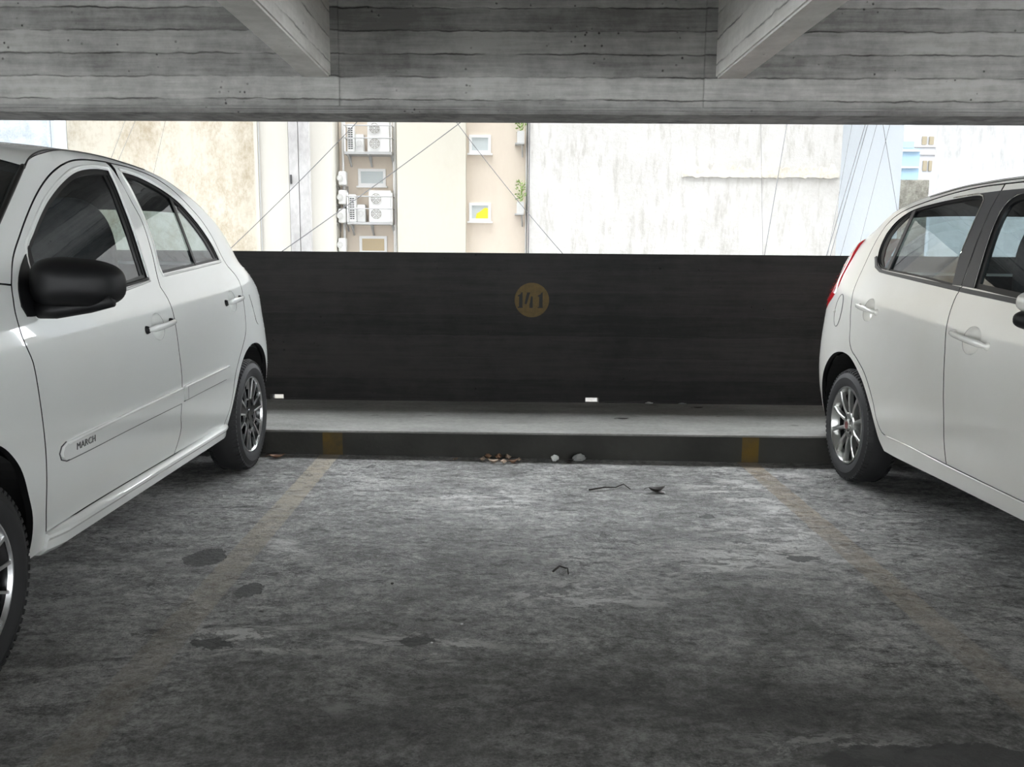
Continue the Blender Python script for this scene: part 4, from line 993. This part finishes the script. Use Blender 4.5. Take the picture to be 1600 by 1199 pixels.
bm = bmesh.new(); box(bm, X(453, 31.4), X(455.5, 31.4), 31.44, 31.5, Z(290, 31.4), Z(276, 31.4)); bmo('dark_slot', bm, F['hole'], r)
r2 = root_building('beige building with recessed shaft of air conditioners and small white windows')
block('wall', 519.4, 620, 33.2, 15.1, F['pink_beige'], None, root=r2, depth=8, Ya=31.8)
block('wall', 620.3, 727.8, 32.0, 14.9, F['cream'], None, root=r2)
block('wall', 728, 825.5, 32.5, 14.6, F['pink_beige'], None, root=r2, Yb=31)
window(r2, 560, 603, 264, 291, 33.2, F['pane']); window(r2, 562, 605, 369, 396, 33.2, F['pane_tan'])
window(r2, 733, 767, 211, 240, 32.5, F['pane'])
fr, a, b, c_, d_ = window(r2, 733, 767, 317, 346, 32.5, F['pane'])
bm = bmesh.new(); poly_prism(bm, [(b-.46, c_), (b, c_), (b, d_-.10), (b-.12, d_-.08), (b-.30, d_-.22), (b-.42, c_+.18)], 32.455, 32.477); bmo('yellow_glow_panel', bm, F['yellow'], fr)
for px, rr in ((536.5, .045), (616.5, .06), (618.6, .025)):
    bm = bmesh.new(); tube(bm, [(X(px, 32.9), 32.95, GZ), (X(px, 32.9), 32.95, 14.8)], rr, 8); bmo('down_pipe', bm, F['frame'], r2)
bm = bmesh.new(); tube(bm, [(X(822.5, 32.3), 32.35, GZ), (X(822.5, 32.3), 32.35, 14.4)], .03, 8); bmo('down_pipe', bm, F['steel'], r2)
T(block('building', 826, 1312, 31.0, 14.5, F['white_rough'], None), 'big white blank wall with flaking weathered render, right of centre', 'building')
# crumbling ledge on the white wall
wb = [o for o in COL.objects if o.name.startswith('building') and o.get('label', '').startswith('big white')][0]
bm = bmesh.new(); x0, x1 = X(1065, 31), X(1309, 31); zz = Z(272, 31, 1200); n = 60
top = []; bot = []
for k in range(n+1):
    x = x0+(x1-x0)*k/n; top.append((x, zz+.05+random.uniform(0, .16)+.25*math.sin(k*.9)**2*(.3+.7*random.random()))); bot.append((x, zz-.10-random.uniform(0, .06)))
poly_prism(bm, top+bot[::-1], 30.94, 31.0); bmo('crumbling_ledge', bm, mat_facade('crumbling_render', (.66, .63, .57), (.38, .34, .27), (2.5, 2.5, 2.5), .42, .62, .8), wb)
bm = bmesh.new(); tube(bm, [(X(826.5, 30.9), 30.95, GZ), (X(826.5, 30.9), 30.95, 14.2)], .02, 6); bmo('down_pipe', bm, F['cable'], wb)
T(block('building', 1312.3, 1407, 32.0, 15.2, F['blue_white'], None, Ya=31), 'pale blue-white blank wall crossed by hanging cables', 'building')
T(block('building', 1457, 2300, 30.0, 14.8, F['white_far'], None, skew=.51), 'plain white wall behind the right car roof', 'building')
T(block('boundary_wall', 1398, 1452, 36, Z(281, 36, 1430), F['stone'], None, depth=1.0), 'old rough stone wall seen in the gap above the right car', 'boundary wall')
r3 = root_building('distant light blue building seen in the gap above the old stone wall'); r3.location = (0, 60, GZ)
for o in ():
    pass
def far_blk(nm, px0, px1, Y, z0, z1, mat, par): return boxo(nm, (X(px0, Y), X(px1, Y), Y-60, Y-60+4, z0-GZ, z1-GZ), mat, par)
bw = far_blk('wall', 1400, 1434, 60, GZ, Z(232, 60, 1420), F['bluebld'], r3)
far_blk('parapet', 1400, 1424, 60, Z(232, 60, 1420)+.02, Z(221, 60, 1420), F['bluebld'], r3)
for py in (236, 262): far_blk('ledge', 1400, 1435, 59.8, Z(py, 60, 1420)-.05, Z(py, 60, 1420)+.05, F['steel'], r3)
r4 = root_building('distant white flats with small ochre windows in the gap'); r4.location = (0, 70, GZ)
def far2(nm, px0, px1, Y, py1, py0, mat, par): return boxo(nm, (X(px0, Y), X(px1, Y), Y-70, Y-70+.3, (GZ if py1 is None else Z(py1, Y, 1430))-GZ, Z(py0, Y, 1430)-GZ), mat, par)
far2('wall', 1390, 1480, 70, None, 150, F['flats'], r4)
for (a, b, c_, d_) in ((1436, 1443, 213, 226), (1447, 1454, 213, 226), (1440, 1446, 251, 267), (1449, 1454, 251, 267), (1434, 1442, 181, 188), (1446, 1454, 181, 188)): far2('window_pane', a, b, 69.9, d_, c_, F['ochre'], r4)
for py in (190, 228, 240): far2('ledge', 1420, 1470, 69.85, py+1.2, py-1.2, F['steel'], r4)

for q in (r, r2):
    for ch in [o for o in COL.objects if o.parent == q]: ch.matrix_parent_inverse = Matrix.Translation(-q.location)
# air conditioners
def fan(par, x, z, y, r):
    bm = bmesh.new(); n = 28
    R = revolve(bm, [(-.012, r), (-.03, r*.96), (-.03, r*.28), (-.036, r*.22), (-.036, .002)], n)
    for v in bm.verts: v.co = Vector((x+v.co.y, y+v.co.x+.0, z+v.co.z))
    g = bmo('fan_grille', bm, F['acdark'], par)
    bm = bmesh.new()
    for rr in (r, r*.72, r*.45):
        tube(bm, [(x+rr*math.cos(k*math.pi/14), y-.042, z+rr*math.sin(k*math.pi/14)) for k in range(28)], .010, 5, True)
    for k in range(4):
        a = k*math.pi/4; tube(bm, [(x-r*math.cos(a), y-.042, z-r*math.sin(a)), (x+r*math.cos(a), y-.042, z+r*math.sin(a))], .008, 5)
    bmo('guard', bm, F['ac'], g)
def ac(px0, px1, py0, py1, Y, fans, label, group=None, deck=None):
    x0, x1, z1, z0 = X(px0, Y, py0), X(px1, Y, py0), Z(py0, Y, px0), Z(py1, Y, px0)
    if deck is not None: z0 = deck
    root = T(empty('air_conditioner', ((x0+x1)/2, Y, z0)), label, 'air conditioner', group)
    w_, h_ = x1-x0, z1-z0
    boxo('casing', (-w_/2, w_/2, 0, .36, 0, h_), F['ac'], root, bev=.02)
    for fx, fzz, fr in fans: fan(root, -w_/2+fx*w_, fzz*h_, -.001, fr*w_)
    return root, w_, h_
for (py0, py1, dx, lab) in ((187.5, 237, 0, 'upper'), (297.5, 347, 2.5, 'lower')):
    dk = Z(py1, 32.4, 576)+.001
    ac(573.5+dx, 608.5+dx, py0, py1-.6, 32.5, [(.33, .74, .24), (.33, .26, .24)], 'large white twin-fan air conditioner on the %s steel platform' % lab, deck=dk)
    r_, w_, h_ = ac(542+dx, 552.5+dx, py0+6, py1-.6, 32.5, [], 'slim white unit with rows of vent holes on the %s platform' % lab, deck=dk)
    bm = bmesh.new()
    for k in range(5):
        for j in (0, 1):
            for t2 in (0, 1):
                zc = h_*(.12+.42*t2+k*.075); xc = w_*(-.18+j*.36); box(bm, xc-.035, xc+.035, -.012, .01, zc-.018, zc+.018)
    bmo('vent_holes', bm, F['hole'], r_)
    ac(555+dx, 568+dx, py0+22, py1-.6, 32.75, [(.5, .5, .34)], 'small air conditioner half hidden behind the twin-fan unit on the %s platform' % lab, deck=dk)
    pr = T(empty('steel_platform', (X(576+dx, 32.5), 32.4, Z(py1, 32.4, 576))), 'steel wall platform with railing under the %s air conditioners' % lab, 'platform')
    X0, X1 = X(539+dx, 32.4)-pr.location.x, X(613, 32.4)-pr.location.x
    bm = bmesh.new(); box(bm, X0, X1, .0, .803, -.09, 0); bmo('deck', bm, F['steel'], pr)
    for zq in (.48, .92):
        bm = bmesh.new(); tube(bm, [(X0, .80, zq), (X0, .0, zq), (X1, .0, zq), (X1, .80, zq)], .022, 6); bmo('rail', bm, F['steel'], pr)
    for xq in (X0+.02, X1-.02):
        bm = bmesh.new(); tube(bm, [(xq, .02, 0), (xq, .02, 1.05)], .03, 6); bmo('post', bm, F['frame'], pr)
    for xq in (X0+.1, (X0+X1)/2, X1-.05):
        bm = bmesh.new(); tube(bm, [(xq, .06, -.09), (xq, .30, -.12), (xq+.02, .78, -.46)], .035, 6); tube(bm, [(xq, .76, -.09), (xq, .78, -.46)], .03, 6); bmo('bracket', bm, F['steel'], pr)
ds = ['topmost', 'second', 'third', 'lowest']
for i, (p0, p1) in enumerate(((267.5, 289), (297, 319), (326, 348), (372, 393))):
    ac(528.5, 540, p0, p1, 32.5, [(.26, .5, .40)], 'small single-fan air conditioner, %s of the column beside the shaft' % ds[i], 'single-fan air conditioners beside the shaft')
    # wall bracket
    lo = Vector((X(532, 32.5), 32.5, Z(p1, 32.5, 532)))
    br = bmesh.new()
    for dx in (-.15, .15): tube(br, [(dx, 0, -.02), (dx, .69, -.02), (dx, .69, -.3), (dx, .02, -.03)], .018, 6)
    o = bmo('wall_bracket', br, F['steel']); o.location = lo
    T(o, 'steel wall bracket under the %s single-fan air conditioner' % ds[i], 'bracket')
# planters at the edge of the beige building
for (px, py, lab) in ((813.5, 224, 'upper'), (813, 334, 'lower')):
    Y = 32.15; base = Vector((X(px, Y, py), Y, Z(py, Y, px)))
    rt = T(empty('balcony_planter', base), 'white balcony planter with a green plant, the %s one by the corner pipe' % lab, 'planter')
    bm = bmesh.new(); v = box(bm, -.13, .13, -.13, .13, 0, .42); bmo('pot', bm, F['pot'], rt)
    bm = bmesh.new(); box(bm, -.2, .12, -.15, .353, -.05, 0); tube(bm, [(.05, .0, -.05), (.08, .34, -.45)], .025, 6); bmo('shelf', bm, F['steel'], rt)
    bm = bmesh.new(); rnd = random.Random(3)
    for k in range(70):
        h = .4+rnd.random()*.75; a = rnd.random()*6.28; rr = rnd.random()*.16
        c0 = Vector((rr*math.cos(a), rr*math.sin(a)*.8, h)); d = Vector((math.cos(a)*.10, math.sin(a)*.10, .16*rnd.uniform(-.3, 1))); s_ = Vector((-math.sin(a)*.04, math.cos(a)*.04, .02))
        bm.faces.new([bm.verts.new(q) for q in (c0, c0+d*.5+s_, c0+d, c0+d*.5-s_)])
    bmo('leaves', bm, F['leaf'], rt)
    bm = bmesh.new(); tube(bm, [(0, 0, .4), (.02, 0, .8), (0, 0, 1.1)], .012, 5); bmo('stem', bm, F['leaf'], rt)
# cables across the well: each a sagging wire between two walls
def cable(a, b, Y0, wall, r, label, sag=.15):
    """a = lower pixel end, b = upper end; the upper end is fixed to a wall face above the view"""
    up = (b[0]+(b[0]-a[0])*.35, b[1]+(b[1]-a[1])*.35); lo = (a[0]-(b[0]-a[0])*.5, a[1]-(b[1]-a[1])*.5)
    B = at_y(up[0], up[1], wall-r*(.1 if r < .0083 else .8)); A = at_y(lo[0], lo[1], Y0); d = B-A; bm = bmesh.new(); n = 24
    tube(bm, [A.lerp(B, k/n)-Vector((0, 0, sag*4*(k/n)*(1-k/n))) for k in range(n+1)], r, 5)
    T(bmo('overhead_cable', bm, F['cable']), label, 'cable')
cable((378, 366), (560, 184), 29, 32.0, .013, 'thin cable rising right across the grey concrete pillar')
cable((437, 390), (725, 183), 29, 32.5, .015, 'thin cable rising right across the cream block from the parapet')
cable((885, 392), (716, 186), 28, 32.0, .013, 'thin cable falling right across the upper small window', .3)
cable((1195, 395), (1231, 185), 27, 31, .013, 'single dark cable hanging steeply in front of the flaking white wall', .05)
cable((1192, 394), (1189, 209), 28.2, 31, .007, 'faint vertical wire left of the single dark cable on the white wall', .02)
cable((1306, 330), (1333, 184), 28, 32, .008, 'leftmost faint cable over the edge of the pale blue wall', .03)
cable((1292, 396), (1355, 183), 27, 32, .014, 'left one of the close pair of dark cables on the blue wall', .05)
cable((1298, 396), (1359, 183), 27.6, 32, .014, 'right one of the close pair of dark cables on the blue wall', .05)
cable((1315, 392), (1373, 183), 28, 32, .008, 'thin cable just right of the dark cable pair', .05)
cable((1347, 365), (1393, 183), 28.4, 32, .008, 'thin cable falling left to the right car roof', .05)
cable((1400, 316), (1378, 183), 28.8, 32, .011, 'dark cable leaning right beside the gap between walls', .03)
cable((175, 243), (197, 184), 29, 32, .008, 'left one of two faint wires on the tan stained wall', .02)
cable((188, 243), (213, 184), 29, 32, .008, 'right one of two faint wires on the tan stained wall', .02)
cable((240, 270), (258, 190), 29, 32, .006, 'faint single wire in the middle of the tan stained wall', .02)
# ------------------------------------------------------------------ litter
def on_ledge(px, py):
    d = ray(px, py); t = (ZC-EYE)/d.z; return Vector((0, 0, EYE))+d*t
LM = {'a': plain('dry_leaf_brown', (.26, .15, .085), .7), 'b': plain('dry_leaf_pale', (.50, .385, .29), .7), 'k': plain('dark_leaf', (.025, .02, .017), .7),
      'w': plain('white_paper', (.72, .72, .71), .7), 'g': plain('grey_scrap', (.28, .28, .27), .7)}
def leaf(p, s, rot, mat, label, group=None, curl=.5, name='dry_leaf'):
    bm = bmesh.new(); n = 7; rows = []
    for i in range(n+1):
        u = i/n; hw = s*.33*math.sin(math.pi*u)**.8*(1-.25*u)+.0006
        z = s*curl*(u-.5)**2*1.6+.004
        rows.append([bm.verts.new((s*(u-.5), hw*k, z+abs(k)*hw*curl*.9)) for k in (-1, -.5, 0, .5, 1)])
    for A, B in zip(rows, rows[1:]):
        for k in range(4): bm.faces.new((A[k], A[k+1], B[k+1], B[k]))
    tube(bm, [(-s*.5, 0, .004+s*curl*.4), (-s*.72, .004, .003+s*curl*.3)], .0012, 5)
    zl = min(v.co.z for v in bm.verts)
    for v in bm.verts: v.co.z -= zl-.0008
    o = bmo(name, bm, mat, smooth=1); o.modifiers.new('t', 'SOLIDIFY').thickness = .0012
    o.location = p; o.rotation_euler = (0, 0, rot); T(o, label, 'leaf', group); return o
def crumple(p, s, mat, name, label, cat, flat=.7, seed=1):
    rnd = random.Random(seed); bm = bmesh.new(); bmesh.ops.create_icosphere(bm, subdivisions=3, radius=1)
    dirs = [Vector((rnd.uniform(-1, 1), rnd.uniform(-1, 1), rnd.uniform(-1, 1))).normalized() for _ in range(16)]
    for v in bm.verts:
        k = 1-.45*max(max(0, v.co.dot(d)-.6) for d in dirs)*2.2+.12*math.sin(v.co.x*9+seed)*math.cos(v.co.y*8)
        v.co = Vector((v.co.x*s[0]*k, v.co.y*s[1]*k, v.co.z*s[2]*k))
    zl = min(v.co.z for v in bm.verts)
    for v in bm.verts: v.co.z -= zl
    o = bmo(name, bm, mat, smooth=30); o.location = p; T(o, label, cat); return o
R2 = random.Random(11)
spots = [(754, 713, .06, 'b'), (763, 709, .07, 'a'), (771, 716, .065, 'b'), (779, 710, .075, 'a'), (787, 717, .06, 'b'), (794, 710, .065, 'b'), (802, 716, .055, 'a'), (811, 713, .045, 'b')]
where = ['leftmost', 'second from the left', 'third from the left', 'fourth from the left', 'fourth from the right', 'third from the right', 'second from the right', 'rightmost']
for i, (px, py, s, m_) in enumerate(spots):
    g = ground(px, py+8)
    leaf(g, s, R2.uniform(0, 3.1), LM[m_], 'curled %s dry leaf at the kerb foot, %s of the pile' % ('pale' if m_ == 'b' else 'brown', where[i]), 'dry leaves heaped at the kerb', .9)
leaf(ground(433, 716), .09, .4, LM['a'], 'brown dry leaf lying at the kerb beside the left car rear tyre', None, .6)
leaf(ground(712, 719), .045, 1.1, LM['b'], 'small pale dry leaf alone at the kerb left of the leaf pile', None, .6)
crumple(ground(867, 721), (.030, .025, .024), LM['w'], 'crumpled_paper', 'small white crumpled paper ball at the kerb right of the leaf pile', 'paper scrap', seed=3)
crumple(ground(905, 722), (.05, .03, .028), LM['g'], 'plastic_wrapper', 'grey crumpled wrapper at the kerb beside the white paper ball', 'wrapper', seed=5)
leaf(ground(889, 724), .06, .2, LM['k'], 'dark curled leaf between the paper ball and the wrapper', None, .8)
leaf(ground(1026, 769), .095, .3, LM['k'], 'dark broken leaf on the floor before the right bay line', None, .7)
leaf(ground(1034, 771), .05, 2.0, LM['w'], 'small pale scrap beside the dark broken leaf on the floor', None, .4, 'paper_scrap')['category'] = 'scrap'
def twig(pts, r, label):
    P = [ground(*p) for p in pts]; c = P[0].copy(); bm = bmesh.new()
    tube(bm, [p-c+Vector((0, 0, r+ (.010 if i % 2 else .0))) for i, p in enumerate(P)], lambda u: r*(1-.5*u), 6); o = bmo('twig', bm, LM['k'], smooth=1); o.location = c; T(o, label, 'twig')
twig([(864, 895), (874, 890.5), (884, 889.5), (887, 894), (888, 899)], .0042, 'short dark bent twig lying in the middle of the floor')
twig([(920, 767), (945, 766), (962, 763), (974, 761), (985, 766)], .0045, 'long dark twig on the floor left of the dark broken leaf')
crumple(ground(613, 914), (.008, .006, .005), LM['k'], 'pebble', 'tiny dark pebble on the floor left of the bent twig', 'pebble', seed=8)
crumple(ground(674, 1006), (.006, .005, .003), LM['w'], 'paper_scrap', 'tiny white speck low in the middle left floor', 'scrap', seed=9)
crumple(ground(722, 977), (.006, .005, .003), LM['w'], 'paper_scrap', 'tiny white speck on the floor, right of the other speck', 'scrap', seed=10)
crumple(on_ledge(1014, 632.5), (.035, .02, .012), LM['g'], 'plaster_crumb', 'grey crumb of plaster on the ledge at the wall foot', 'rubble', seed=12)
crumple(on_ledge(1066, 632.5), (.04, .014, .008), LM['g'], 'plaster_crumb', 'flat grey plaster flake on the ledge, right of the grey crumb', 'rubble', seed=13)
leaf(on_ledge(1091, 638), .07, .2, LM['k'], 'dark flat leaf on the ledge right of the plaster flake', None, .2)
leaf(on_ledge(973, 655), .075, .05, LM['k'], 'thin dark leaf on the ledge below the drain slot', None, .15)
